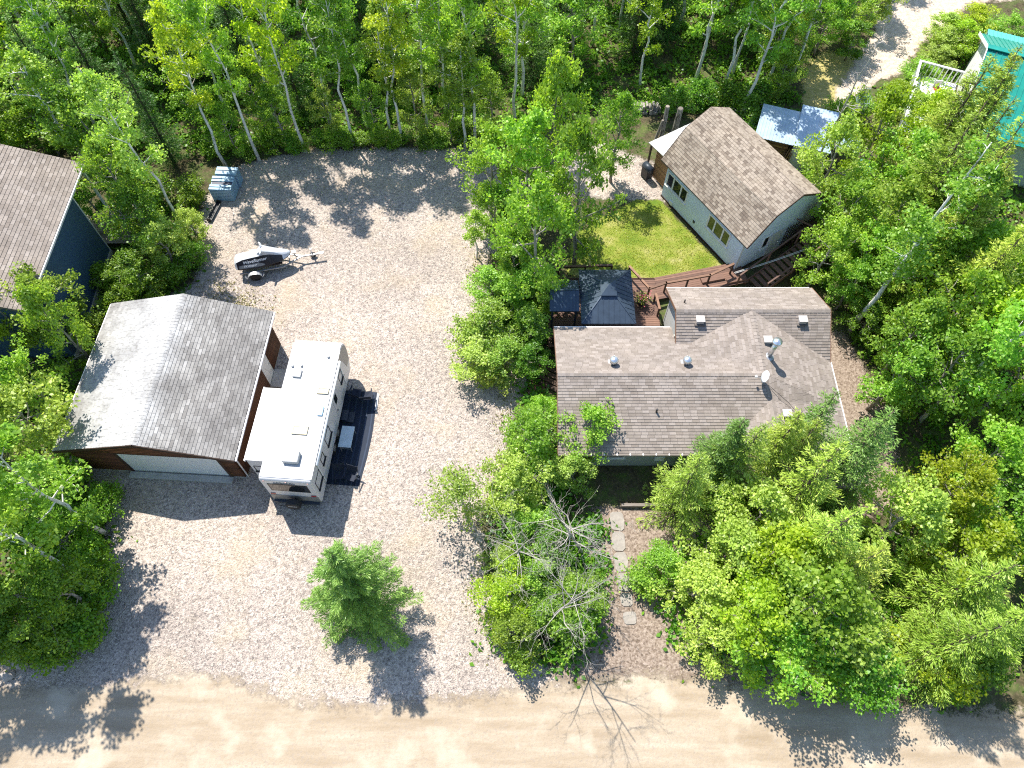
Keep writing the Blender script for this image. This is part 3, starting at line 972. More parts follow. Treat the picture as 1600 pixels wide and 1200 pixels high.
    for x in (.05, .45):
        for y in (8.95, 9.45):
            MB().box(x - .03, x + .03, y - .03, y + .03, 0, .12).build('leg', 'dark_metal', b)
    bx('side_shelf', 'grey_wood', b, .05, .45, 9.52, 9.85, .7, .74)
    # stairs along the end wall, climbing to a landing
    st = thing('outdoor_stairs', 'reddish brown open-tread outdoor stairs climbing along the studio end wall', 'stairs', (13.14, 26.93, 0), A31)
    n = 11
    for k in range(n):
        x = .35 + k * .34; z = .42 + k * .125
        MB().box(x, x + .25, -1.78, -.72, z - .05, z).build('tread', 'deck_red', st)
    for y in (-1.84, -.68):
        MB().bar((.1, y, .22), (4.15, y, 1.62), .05, .26).build('stringer', 'deck_red', st)
    for k in range(9):
        MB().box(4.12 + k * .15, 4.12 + k * .15 + .135, -1.9, .12, 1.66, 1.70).build('plank', 'dark_wood', st)
    for x, y in ((4.2, -1.8), (5.3, -1.8), (5.3, .0), (4.2, .0)):
        MB().box(x - .05, x + .05, y - .05, y + .05, 0, 1.655).build('post', 'dark_wood', st)
    MB().bar((-.55, -.62, 1.25), (3.7, -.55, 2.62), .09, .05).build('handrail', 'deck_red', st)
    MB().bar((.45, -1.86, 1.2), (4.2, -1.86, 2.35), .09, .05).build('handrail', 'deck_red', st)
    for (x, z0, z1, y) in ((-.5, .3, 1.24, -.62), (1.5, .7, 1.88, -.6), (3.55, 1.4, 2.55, -.56), (.5, .3, 1.2, -1.86), (2.3, .9, 1.75, -1.86), (4.15, 1.6, 2.32, -1.86)):
        MB().box(x - .04, x + .04, y - .04, y + .04, z0, z1).build('baluster', 'deck_red', st)
    MB().bar((3.75, .18, 2.72), (4.35, -1.2, 2.72), .09, .05).build('handrail', 'deck_red', st)
    for k in range(2):
        c = MB()
        pts = [Vector((-.62 + 5.4 * u, -.30 - 1.5 * u + .07 * k, 1.12 + 1.1 * u - .12 * math.sin(math.pi * u))) for u in [i / 12 for i in range(13)]]
        tag(c.tube(pts, .016, 5).build('stair_cable', 'cable_white'), 'thin white cable strung above the stair treads', 'cable', 'pair of white cables above the stairs').matrix_world = Matrix.Translation((13.14, 26.93, 0)) @ Matrix.Rotation(A31, 4, 'Z')
build_studio()

# ------------------------------------------------------------------ deck, rails, gazebos
def planks(parent, x0, x1, y0, y1, z, along='x', w=.14, mat='deck_red'):
    gap = .012
    if along == 'x':
        me = MB().box(0, x1 - x0, 0, w - gap, -.04, 0).mesh('plank', mat)
        k = 0
        while y0 + (k + 1) * w <= y1 + 1e-6:
            link('plank', me, parent).location = (x0, y0 + k * w, z + RNG.uniform(-.003, .003)); k += 1
    else:
        me = MB().box(0, w - gap, 0, y1 - y0, -.04, 0).mesh('plank', mat)
        k = 0
        while x0 + (k + 1) * w <= x1 + 1e-6:
            link('plank', me, parent).location = (x0 + k * w, y0, z + RNG.uniform(-.003, .003)); k += 1

dk = thing('deck', 'reddish brown plank deck between the bungalow and the lawn', 'deck', (0, 0, 0))
planks(dk, 2.0, 8.3, 21.85, 26.55, .40)
for x in (2.1, 5.1, 8.15):
    bx('joist', 'dark_wood', dk, x, x + .08, 21.9, 26.5, .02, .355)
bx('rim_joist', 'deck_red', dk, 2.0, 8.3, 26.555, 26.6, .1, .395)
wk = thing('boardwalk', 'reddish plank walkway leading from the deck to the stair foot', 'walkway', (8.34, 25.0, 0), R(13))
planks(wk, 0, 5.6, .1, 1.75, .32)
for x in (.1, 2.7, 5.4):
    bx('joist', 'dark_wood', wk, x, x + .08, .12, 1.7, .02, .275)
bx('step', 'deck_red', wk, 2.9, 4.3, .55, .95, .325, .46, bevel=.01)
bx('step', 'deck_red', wk, 4.35, 5.5, .2, .5, .325, .46, bevel=.01)

def railing(label, pts, h=.95, base=.3, over=0):
    t = thing('railing', label, 'railing', (pts[0][0], pts[0][1], 0))
    o = Vector((pts[0][0], pts[0][1], 0))
    for a, b in zip(pts[:-1], pts[1:]):
        a = Vector((*a, 0)) - o; b = Vector((*b, 0)) - o
        d = (b - a).normalized()
        MB().bar(a + Vector((0, 0, base + h)) - d * .05, b + Vector((0, 0, base + h)) + d * .03, .13, .045).build('top_rail', 'rail_wood', t)
        MB().bar(a + Vector((0, 0, base + h - .1)), b + Vector((0, 0, base + h - .1)), .04, .09).build('under_rail', 'dark_wood', t)
    allp = []
    for a, b in zip(pts[:-1], pts[1:]):
        a = Vector((*a, 0)) - o; b = Vector((*b, 0)) - o
        n = max(1, round((b - a).length / 1.35))
        for k in range(n + 1):
            p = a.lerp(b, k / n)
            if all((p - q).length > .3 for q in allp):
                allp.append(p)
                MB().box(p.x - .045, p.x + .045, p.y - .045, p.y + .045, 0, base + h - .03).build('post', 'dark_wood', t)
    return t
railing('short brown railing on the lawn side of the dark metal gazebo', [(2.7, 26.75), (5.75, 26.85)])
railing('brown railing bending along the boardwalk at the lawn edge', [(6.75, 26.75), (7.75, 25.2), (8.75, 25.6), (11.3, 26.15), (12.75, 26.95)])
railing('low brown gate rail at the bungalow corner by the flower pot', [(8.2, 23.9), (8.1, 24.9)], .75, .4)

def gazebo(name, label, x0, x1, y0, y1, ze, zr, ridge, mat, vent):
    cx, cy = (x0 + x1) / 2, (y0 + y1) / 2
    t = thing(name, label, 'gazebo', (cx, cy, .4))
    hx, hy = (x1 - x0) / 2, (y1 - y0) / 2; ze -= .4; zr -= .4
    if vent:
        # hip roof with a raised cap over a small opening
        k = .22
        ring = [(-hx, -hy), (hx, -hy), (hx, hy), (-hx, hy)]
        ins = [(-hx * k, -hy * k), (hx * k, -hy * k), (hx * k, hy * k), (-hx * k, hy * k)]
        for i in range(4):
            j = (i + 1) % 4
            p = [(*ring[i], ze), (*ring[j], ze), (*ins[j], zr - .12), (*ins[i], zr - .12)]
            pl = MB().prism(p, .03).build('roof_panel', mat, t)
            # standing ribs running down the slope
            a = Vector(p[0]); b = Vector(p[1]); c = Vector(p[2]); d = Vector(p[3])
            e = (b - a); L = e.length; m = int(L / .27); e.normalize()
            upv = ((c + d) / 2 - (a + b) / 2)
            for q in range(1, m):
                s0 = a + e * (L * q / m)
                u = q / m
                lim = 1.0
                fr = (1 - k) / 2
                if u < fr: lim = u / fr
                if u > 1 - fr: lim = (1 - u) / fr
                MB().bar(s0 + Vector((0, 0, .012)), s0 + upv * lim * .98 + Vector((0, 0, .012)), .03, .022).build('rib', mat, pl)
            hip = MB().bar(Vector(p[0]) + Vector((0, 0, .02)), Vector(p[3]) + Vector((0, 0, .02)), .06, .03).build('hip_cap', mat, t)
        k2 = k * 1.35
        ring = [(-hx * k2, -hy * k2), (hx * k2, -hy * k2), (hx * k2, hy * k2), (-hx * k2, hy * k2)]
        for i in range(4):
            j = (i + 1) % 4
            MB().prism([(*ring[i], zr - .03), (*ring[j], zr - .03), (0, 0, zr + .22)], .025).build('cap_panel', mat, t)
    else:
        # two-tier gable roof: lower sheets and a raised middle sheet
        for (ya, za, yb, zb) in ((-hy, ze, 0, zr), (0, zr, hy, ze)):
            pl = MB().prism([(-hx, ya, za), (hx, ya, za), (hx, yb, zb), (-hx, yb, zb)], .03).build('roof_panel', mat, t)
            m = 9
            for q in range(m + 1):
                x = -hx + 2 * hx * q / m
                MB().bar((x, ya, za + .012), (x, yb, zb + .012), .025, .02).build('rib', mat, pl)
        MB().bar((-hx, 0, zr + .02), (hx, 0, zr + .02), .1, .04).build('ridge_cap', mat, t)
    for sx in (-1, 1):
        for sy in (-1, 1):
            MB().box(sx * (hx - .14) - .05, sx * (hx - .14) + .05, sy * (hy - .14) - .05, sy * (hy - .14) + .05, .002, ze - .035).build('post', 'dark_metal', t)
    be = MB()
    for sy in (-1, 1):
        be.bar((-hx + .05, sy * (hy - .05), ze - .08), (hx - .05, sy * (hy - .05), ze - .08), .05, .09)
    for sx in (-1, 1):
        be.bar((sx * (hx - .05), -hy + .08, ze - .08), (sx * (hx - .05), hy - .08, ze - .08), .05, .09)
    be.build('eave_beam', 'dark_metal', t)
    return t
gazebo('gazebo', 'dark slate blue metal hip-roofed gazebo with raised cap on the deck', 3.66, 6.52, 21.9, 25.45, 2.6, 3.4, 0, 'gazebo_roof', True)
gazebo('grill_gazebo', 'smaller dark blue gable-roofed canopy beside the hip-roofed gazebo', 2.03, 3.58, 22.8, 24.85, 2.45, 2.95, 0, 'gazebo_smoked', False)
g = thing('grill', 'dark grill cabinet in the black shade below the small canopy', 'grill', (2.7, 22.3, .4))
bx('cabinet', 'black_plastic', g, -.5, .5, -.28, .28, .002, .8, bevel=.02)
MB().tube([(-.36, 0, .85), (.36, 0, .85)], .26, 10).build('lid', 'dark_metal', g, smooth=True)
bx('side_shelf', 'dark_metal', g, .51, .8, -.2, .2, .72, .76)

# ------------------------------------------------------------------ travel trailer
def build_rv():
    t = thing('travel_trailer', 'white travel trailer with slide-out parked beside the brown garage', 'trailer', (-11.72, 12.96, 0), -.075)
    W, H = 2.45, 3.1
    # body: side profile extruded across the width; rounded nose
    prof = [(0.02, .55), (0, .8), (0, 2.95), (.05, 3.06), (.14, H), (7.2, H), (7.55, 3.02), (7.82, 2.8), (7.95, 2.4), (7.98, 1.9), (7.9, 1.3), (7.72, .85), (7.5, .55)]
    b = MB(); n = len(prof)
    vs = [(0, y, z) for y, z in prof] + [(W, y, z) for y, z in prof]
    b.add(vs, [tuple(range(n - 1, -1, -1)), tuple(range(n, 2 * n))] + [(i, (i + 1) % n, (i + 1) % n + n, i + n) for i in range(n)])
    body = b.build('body', 'rv_side', t, bevel=.05)
    bx('roof_membrane', 'rv_white', t, .03, W - .03, .12, 7.25, H + .001, H + .02, bevel=.01)
    # nose cap in darker grey on the sides
    for x, s in ((-.006, 1), (W + .006, -1)):
        m = MB(); pts = [(x, 6.6, 3.0), (x, 7.3, 2.98), (x, 7.75, 2.7), (x, 7.9, 2.3), (x, 7.9, 1.85), (x, 7.8, 1.3), (x, 7.3, 1.3), (x, 7.05, 2.2)]
        m.wall(pts, .012, (-s, 0, 0)); m.build('nose_panel', 'rv_grey', t)
    # slide-out room
    so = bx('slide_out', 'rv_side', t, -.86, .02, .95, 4.8, .75, 2.98, bevel=.03)
    bx('slide_roof', 'rv_white', so, -.88, .0, .93, 4.82, 2.981, 3.0)
    window(so, 'window', -.7, .95, 1.7, .55, .6, (1, 0, 0), (0, -1, 0), [1], 'black_plastic', fw=.03, proud=.02)
    bx('slide_trim', 'gutter_white', so, -.93, -.87, .9, 4.85, 2.86, 3.0)
    # rear wall
    rw = MB().wall([(.28, -.012, 1.75), (2.17, -.012, 1.75), (2.17, -.012, 2.62), (.28, -.012, 2.62)], .01, (0, -1, 0)).build('rear_window', 'black_plastic', t)
    MB().wall([(.34, -.02, 1.8), (2.11, -.02, 1.8), (2.11, -.02, 2.57), (.34, -.02, 2.57)], .006, (0, -1, 0)).build('pane', 'glass_dark', rw)
    bx('rear_bumper', 'dark_metal', t, .1, W - .1, -.16, -.02, .5, .62)
    bx('lower_band', 'rv_grey', t, .06, W - .06, -.02, -.002, .6, 1.2)
    for x in (.12, W - .36):
        bx('tail_light', 'red_lens', t, x, x + .24, -.035, -.021, 1.28, 1.42, bevel=.01)
    for x in (.18, 1.22, W - .2):
        bx('marker_light', 'red_lens', t, x, x + .05, -.03, -.002, 2.9, 2.94)
    sp = MB().lathe([(.02, -.5), (.33, -.5), (.37, -.46), (.37, -.24), (.33, -.2), (.02, -.2)], 20, (1.2, 0, .95), 'y').build('spare_wheel_cover', 'black_rubber', t, smooth=False)
    for k, w in enumerate((.05, .04, .05, .03, .05, .04)):
        x = .99 + k * .072
        MB().box(x, x + w, -.508, -.501, .97, 1.03).build('lettering', 'white_paint', sp)
    MB().bar((1.2, -.19, .95), (1.2, -.02, .8), .08).build('spare_bracket', 'dark_metal', t)
    # script logo on the rear, a few dark pen strokes
    lg = MB()
    for pts in ([(.62, 2.78), (.74, 2.72), (.80, 2.84), (.86, 2.72), (.9, 2.8)], [(.95, 2.86), (.98, 2.74), (1.08, 2.76)], [(1.12, 2.80), (1.24, 2.86), (1.3, 2.74), (1.2, 2.72)], [(1.34, 2.72), (1.42, 2.86), (1.5, 2.76), (1.56, 2.82)], [(.58, 2.69), (1.1, 2.70), (1.65, 2.73)]):
        for a, c in zip(pts[:-1], pts[1:]):
            lg.bar((a[0], -.014, a[1]), (c[0], -.014, c[1]), .012, .03, (0, 1, 0))
    lg.build('logo', 'rv_grey', t)
    # right side: windows, door, awning, hatch
    ax = W + .002
    window(t, 'window', ax, .25, 1.5, .75, .85, (0, 1, 0), (1, 0, 0), [1], 'black_plastic', fw=.03, proud=.02)
    window(t, 'window', ax, 1.45, 1.75, .45, .6, (0, 1, 0), (1, 0, 0), [1], 'black_plastic', fw=.03, proud=.02)
    window(t, 'window', ax, 2.5, 1.6, .8, .8, (0, 1, 0), (1, 0, 0), [1], 'black_plastic', fw=.03, proud=.02)
    window(t, 'window', ax, 6.0, 1.7, .55, .7, (0, 1, 0), (1, 0, 0), [1], 'black_plastic', fw=.03, proud=.02)
    d = bx('door', 'rv_side', t, ax, ax + .03, 4.55, 5.25, .7, 2.65, bevel=.015)
    bx('pane', 'glass_dark', d, ax + .031, ax + .036, 4.72, 5.08, 1.8, 2.45)
    bx('handle', 'dark_metal', d, ax + .031, ax + .06, 4.6, 4.7, 1.35, 1.45)
    for y in (5.5, 3.5, .9):
        bx('hatch', 'rv_white', t, ax, ax + .02, y, y + .6, .7, 1.15, bevel=.01)
    MB().tube([(W + .08, .9, 2.98), (W + .08, 6.6, 2.98)], .075, 10).build('awning_roll', 'white_metal', t, smooth=True)
    for y in (1.0, 6.5):
        MB().bar((W + .05, y, 2.9), (W + .05, y, .9), .05, .035).build('awning_arm', 'white_metal', t)
    bx('drip_rail', 'gutter_white', t, W - .03, W + .03, .15, 7.2, H - .03, H + .025)
    st = MB(); st.box(W - .02, W + .32, 4.6, 5.2, .32, .36); st.box(W - .02, W + .62, 4.6, 5.2, .12, .16)
    st.build('step', 'dark_metal', t)
    # running gear
    for x in (-.0, W - .24):
        for y in (3.0, 3.85):
            w = MB().lathe([(.14, 0), (.33, .0), (.36, .04), (.36, .2), (.33, .24), (.14, .24)], 18, (x, y, .36), 'x').build('wheel', 'black_rubber', t)
            MB().lathe([(.02, -.005), (.18, -.005), (.2, .02), (.2, .22), (.18, .245), (.02, .245)], 14, (x, y, .36), 'x').build('rim', 'galvanised', w)
    bx('chassis', 'dark_metal', t, .4, W - .4, .1, 7.4, .42, .549)
    hi = MB(); hi.bar((.5, 7.3, .5), (W / 2, 9.0, .5), .1); hi.bar((W - .5, 7.3, .5), (W / 2, 9.0, .5), .1); hi.bar((W / 2, 8.9, .02), (W / 2, 8.9, .7), .08)
    hi.build('hitch', 'dark_metal', t)
    for x, y in ((.3, .6), (W - .3, .6), (.3, 6.9), (W - .3, 6.9)):
        MB().bar((x, y, 0), (x, y, .42), .05).build('stabiliser_jack', 'dark_metal', t)
    # roof fittings
    ac = bx('air_conditioner', 'rv_white', t, .98, 1.74, .82, 1.42, H + .021, H + .30, bevel=.06)
    for (x0, y0, x1, y1) in ((1.05, 2.35, 1.80, 2.8), (1.82, 4.6, 2.38, 4.95)):
        v = MB(); v.box(x0, x1, y0, y0 + .07, H + .021, H + .09); v.box(x0, x1, y1 - .07, y1, H + .021, H + .09); v.box(x0, x0 + .07, y0 + .071, y1 - .071, H + .021, H + .09); v.box(x1 - .07, x1, y0 + .071, y1 - .071, H + .021, H + .09)
        vv = v.build('roof_vent', 'cream_plastic', t)
        bx('lid', 'rv_white', vv, x0 + .08, x1 - .08, y0 + .08, y1 - .08, H + .021, H + .075)
    bx('fridge_vent', 'rv_white', t, .42, .84, 5.42, 5.86, H + .021, H + .14, bevel=.03)
    bx('skylight', 'pallet_blue', t, 2.08, 2.34, 3.4, 3.9, H + .021, H + .10, bevel=.03)
    for x, y in ((.3, 6.05), (.75, 6.1), (1.98, 6.72)):
        MB().lathe([(.07, H + .02), (.07, H + .10), (.04, H + .13)], 10, (x, y, 0)).build('plumbing_cap', 'galvanised', t)
    MB().tube([(1.86, 6.1, H + .04), (1.94, 5.72, H + .05), (1.97, 5.6, H + .11)], .015, 5).build('antenna', 'galvanised', t)
    return t
build_rv()

def local_xy(ox, oy, a, x, y):
    return (ox + x * math.cos(a) - y * math.sin(a), oy + x * math.sin(a) + y * math.cos(a))
RVL = lambda x, y: local_xy(-11.72, 12.96, -.075, x, y)
mt = thing('patio_mat', 'dark navy striped patio mat spread beside the white travel trailer', 'mat', (*RVL(2.05, 1.15), 0), -.075)
mw = [0, .55, .62, .95, 1.02, 1.3, 1.37, 1.6, 1.67, 1.9, 1.97, 2.1]
mm = MB()
def mat_edge(y): return 1.92 + .16 * math.sin(math.pi * min(1, max(0, (y - .2) / 5.2))) 
def mat_strip(u0, u1):
    m = MB(); n = 16
    vs = []; 
    for k in range(n + 1):
        y = 5.4 * k / n; e = mat_edge(y) / 2.1
        z = .022 + .008 * math.sin(k * 1.7)
        vs += [(u0 * e, y, z), (u1 * e, y, z), (u1 * e, y, .013), (u0 * e, y, .013)]
    fs = []
    for k in range(n):
        a = k * 4
        for i in range(4):
            fs.append((a + i, a + (i + 1) % 4, a + 4 + (i + 1) % 4, a + 4 + i))
    fs += [(0, 1, 2, 3), (n * 4, n * 4 + 1, n * 4 + 2, n * 4 + 3)]
    return m.add(vs, fs)
for k, (a, b) in enumerate(zip(mw[:-1], mw[1:])):
    mat_strip(a, b).build('stripe', 'mat_light' if k % 2 else 'mat_navy', mt)
fl = MB().add([(1.98, 4.3, .025), (2.1, 4.35, .07), (2.06, 5.25, .07), (1.95, 5.35, .025), (1.98, 4.3, .015), (2.1, 4.35, .06), (2.06, 5.25, .06), (1.95, 5.35, .015)], [(0, 1, 2, 3), (7, 6, 5, 4), (0, 4, 5, 1), (1, 5, 6, 2), (2, 6, 7, 3), (3, 7, 4, 0)])
fl.build('turned_up_edge', 'cover_silver', mt)

tb = thing('folding_table', 'pale blue folding camp table standing on the navy mat', 'table', (*RVL(3.02, 3.5), .03), -.075)
bx('tabletop', 'table_top', tb, -.33, .33, -.6, .6, .68, .72, bevel=.03)
for sy in (-1, 1):
    for sx in (-1, 1):
        MB().bar((sx * .27, sy * .48, .68), (sx * .27, sy * .52, 0), .03).build('leg', 'galvanised', tb)
    MB().bar((-.27, sy * .5, .3), (.27, sy * .5, .3), .02).build('brace', 'galvanised', tb)

def camp_chair(label, x, y, rz, group=None):
    t = thing('camp_chair', label, 'chair', (*RVL(x, y), .03), rz - .075, group)
    seat = MB().add([(-.26, -.24, .42), (.26, -.24, .42), (.24, .22, .36), (-.24, .22, .36), (0, 0, .33)], [(0, 1, 4), (1, 2, 4), (2, 3, 4), (3, 0, 4)])
    s = seat.build('seat', 'chair_fabric', t); s.modifiers.new('th', 'SOLIDIFY').thickness = .015
    bk = MB().add([(-.26, .22, .38), (.26, .22, .38), (.28, .38, .92), (-.28, .38, .92), (0, .34, .6)], [(0, 1, 4), (1, 2, 4), (2, 3, 4), (3, 0, 4)])
    s = bk.build('backrest', 'chair_fabric', t); s.modifiers.new('th', 'SOLIDIFY').thickness = .015
    for sx in (-1, 1):
        MB().bar((sx * .29, -.26, 0), (sx * .27, .26, .45), .022).build('leg', 'dark_metal', t)
        MB().bar((sx * .29, .28, 0), (sx * .28, -.26, .62), .022).build('leg', 'dark_metal', t)
        MB().bar((sx * .28, .24, .4), (sx * .29, .4, .95), .022).build('back_post', 'dark_metal', t)
        MB().bar((sx * .3, -.28, .63), (sx * .3, .3, .62), .06, .02).build('armrest', 'chair_fabric', t)
    return t
camp_chair('camp chair by the trailer door, the one against the wall', 2.98, 6.2, R(170))
camp_chair('camp chair by the trailer door, the one out on the mat', 3.55, 6.1, R(190))
camp_chair('camp chair near the trailer rear, the one against the wall', 2.98, 1.55, R(10))
camp_chair('camp chair near the trailer rear, the one out on the mat', 3.55, 1.5, R(-12))
cp = thing('paper_cup', 'small white crumpled cup lying on the corner of the navy mat', 'cup', (*RVL(3.75, 1.75), .035))
MB().lathe([(.06, 0), (.065, .02), (.09, .2), (.08, .2)], 10).build('cup_body', 'white_paint', cp)

# ------------------------------------------------------------------ covered jet ski on its trailer
def build_jetski():
    yaw = R(12)
    t = thing('boat_trailer', 'galvanised single-axle boat trailer with jockey wheel under the covered jet ski', 'trailer', (-16.1, 27.35, 0), yaw)
    fr = MB()
    fr.bar((.1, -.55, .42), (2.6, -.55, .44), .07); fr.bar((2.6, -.55, .44), (3.75, 0, .46), .07)
    fr.bar((.1, .55, .42), (2.6, .55, .44), .07); fr.bar((2.6, .55, .44), (3.75, 0, .46), .07)
    fr.bar((3.55, 0, .46), (4.75, 0, .46), .08); fr.bar((.3, -.55, .42), (.3, .55, .42), .06); fr.bar((2.2, -.55, .43), (2.2, .55, .43), .06); fr.bar((3.0, -.36, .45), (3.0, .36, .45), .06)
    fr.build('frame', 'galvanised', t)
    MB().bar((4.7, 0, .48), (5.0, 0, .48), .1, .08).build('coupler', 'bright_metal', t)
    MB().bar((.95, -.75, .32), (.95, .75, .32), .06).build('axle', 'galvanised', t)
    for s in (-1, 1):
        w = MB().lathe([(.1, -.09), (.25, -.09), (.28, -.06), (.28, .06), (.25, .09), (.1, .09)], 18, (0, 0, 0), 'y').build('wheel', 'black_rubber', t)
        w.location = (.95, s * .82, .28)
        MB().lathe([(.02, -.085), (.13, -.085), (.15, -.05), (.15, .05), (.13, .095), (.02, .095)], 12, (0, 0, 0), 'y').build('rim', 'bright_metal', w)
        f = MB(); n = 8
        pts = [(.95 + .42 * math.cos(a), .3 + .34 * math.sin(a)) for a in [math.pi * k / n for k in range(n + 1)]]
        pts = [(1.5, .46)] + pts + [(.42, .46)]
        vs = [(x, s * .70, z) for x, z in pts] + [(x, s * .94, z) for x, z in pts]
        m = len(pts)
        f.add(vs, [(i, i + 1, i + 1 + m, i + m) for i in range(m - 1)])
        fo = f.build('fender', 'galvanised', t); fo.modifiers.new('th', 'SOLIDIFY').thickness = .015
        bx('bunk', 'dark_wood', t, .4, 2.6, s * .28 - .05, s * .28 + .05, .46, .54)
    jw = MB().lathe([(.02, -.05), (.17, -.05), (.2, -.02), (.2, .02), (.17, .05), (.02, .05)], 16, (4.35, .22, .2), 'y').build('jockey_wheel', 'black_rubber', t)
    MB().bar((4.35, .12, .2), (4.35, .12, .85), .06).build('jockey_post', 'bright_metal', t)
    MB().bar((3.45, 0, .5), (3.3, 0, 1.0), .06).build('winch_post', 'galvanised', t)
    bx('winch', 'bright_metal', t, 3.28, 3.48, -.09, .09, .85, 1.0)
    # jet ski under a fitted cover: cross-sections along the hull
    j = thing('jet_ski', 'jet ski under a black and silver fitted cover with white lettering', 'jet ski', (-16.1, 27.35, .54), yaw)
    # stations: x, half width at gunwale, keel z, gunwale z, shoulder half width, shoulder z, top half width, top z
    St = [(-0.02, 0.42, 0.12, 0.26, 0.3, 0.42, 0.2, 0.48), (0.12, 0.52, 0.06, 0.26, 0.32, 0.62, 0.16, 0.68), (0.5, 0.58, 0.02, 0.27, 0.28, 0.74, 0.12, 0.8), (1.0, 0.6, 0, 0.28, 0.26, 0.78, 0.11, 0.84), (1.35, 0.6, 0, 0.29, 0.25, 0.8, 0.11, 0.86), (1.55, 0.59, 0, 0.3, 0.28, 0.86, 0.2, 1.08), (1.75, 0.58, 0, 0.31, 0.3, 0.9, 0.25, 1.18), (2.05, 0.56, 0.02, 0.33, 0.26, 0.84, 0.2, 1.02), (2.4, 0.51, 0.06, 0.36, 0.26, 0.72, 0.18, 0.84), (2.75, 0.41, 0.14, 0.39, 0.24, 0.62, 0.14, 0.7), (3.05, 0.24, 0.26, 0.42, 0.15, 0.55, 0.08, 0.6), (3.2, 0.06, 0.4, 0.46, 0.05, 0.5, 0.03, 0.53)]
    def ring(s):
        x, g, k, gz, sh, sz, tp, tz = s
        half = [(0, k), (g * .6, k + .06), (g, gz - .06), (g, gz), (sh, sz), (tp, tz), (0, tz + .02)]
        return [(x, y, z) for y, z in half] + [(x, -y, z) for y, z in half[-2:0:-1]]
    n = len(ring(St[0]))
    hull = MB(); rings = [ring(s) for s in St]
    def strip(mb, k0, k1, i0=0, i1=None, push=0.0):
        i1 = i1 if i1 is not None else len(rings) - 1
        for i in range(i0, i1):
            for k in range(k0, k1):
                a, b = k % n, (k + 1) % n
                q = [Vector(rings[i][a]), Vector(rings[i][b]), Vector(rings[i + 1][b]), Vector(rings[i + 1][a])]
                if push:
                    c = sum((Vector(p) for p in rings[i]), Vector()) / n; q = [p + (p - c) * Vector((0, 1, 1)) * push if False else p + Vector((0, math.copysign(push, p.y), push * .3)) for p in q]
                mb.add(q, [(0, 1, 2, 3)])
    hb = MB(); strip(hb, -3, 3); hb.add(rings[0], [tuple(range(n))])
    hb.build('hull', 'cover_black', j)
    cv = MB(); strip(cv, 3, 4); strip(cv, n - 4, n - 3); cv.build('cover_side', 'cover_black', j)
    tp = MB(); strip(tp, 4, n - 4); tp.add(rings[0], [tuple(range(n))]); tp.build('cover_top', 'cover_silver', j)
    # silver sweep over the handlebars and the bow, and the grey flash low on the side
    sw = MB(); strip(sw, 3, 4, 9, 11, .006); strip(sw, n - 4, n - 3, 9, 11, .006); sw.build('cover_bow', 'cover_silver', j)
    tl = MB(); strip(tl, 2, 4, 0, 1, .006); strip(tl, n - 4, n - 2, 0, 1, .006); tl.build('cover_stern', 'cover_silver', j)
    for s in (-1, 1):
        MB().tube([(1.72, s * .05, 1.16), (1.66, s * .36, 1.18), (1.6, s * .48, 1.16)], [.06, .06, .04], 8).build('handlebar_bulge', 'cover_silver', j, smooth=True)
    # printed flash and words on the near side: points on the cover side panel
    def onside(x, f, push=.012):
        for i in range(len(St) - 1):
            if St[i][0] <= x <= St[i + 1][0]:
                u = (x - St[i][0]) / (St[i + 1][0] - St[i][0]); a, b = St[i], St[i + 1]
                g_, gz, sh, sz = [a[q] + (b[q] - a[q]) * u for q in (1, 3, 4, 5)]
                return Vector((x, -(g_ + (sh - g_) * f) - push, gz + (sz - gz) * f + push * .3))
    fl = MB(); xs = [.2, .5, .8, 1.1, 1.4, 1.7]
    for a, b in zip(xs[:-1], xs[1:]):
        fl.add([onside(a, .05), onside(b, .08), onside(b, .46 if b < 1.6 else .2), onside(a, .42)], [(0, 1, 2, 3)])
    fl.build('grey_flash', 'cover_grey', j)
    def words(txt, size, x, f, x2):
        c = bpy.data.curves.new('lettering', 'FONT'); c.body = txt; c.size = size; c.shear = .25; c.extrude = .002; c.offset = .004
        o = bpy.data.objects.new('lettering', c); COL.objects.link(o)
        me = bpy.data.meshes.new_from_object(o)
        bpy.data.objects.remove(o)
        wv = max(v.co.x for v in me.vertices); 
        for v in me.vertices:
            xx = x + v.co.x / wv * (x2 - x)
            p = onside(xx, f + v.co.y / .38, .018 + v.co.z)
            v.co = p
        me.materials.append(MATS['white_paint'])
        me.name = 'lettering'
        link('lettering', me, j)
    words('WaveRunner', .15, .48, .55, 1.9)
    words('FX Cruiser', .10, .5, .18, 1.25)
build_jetski()

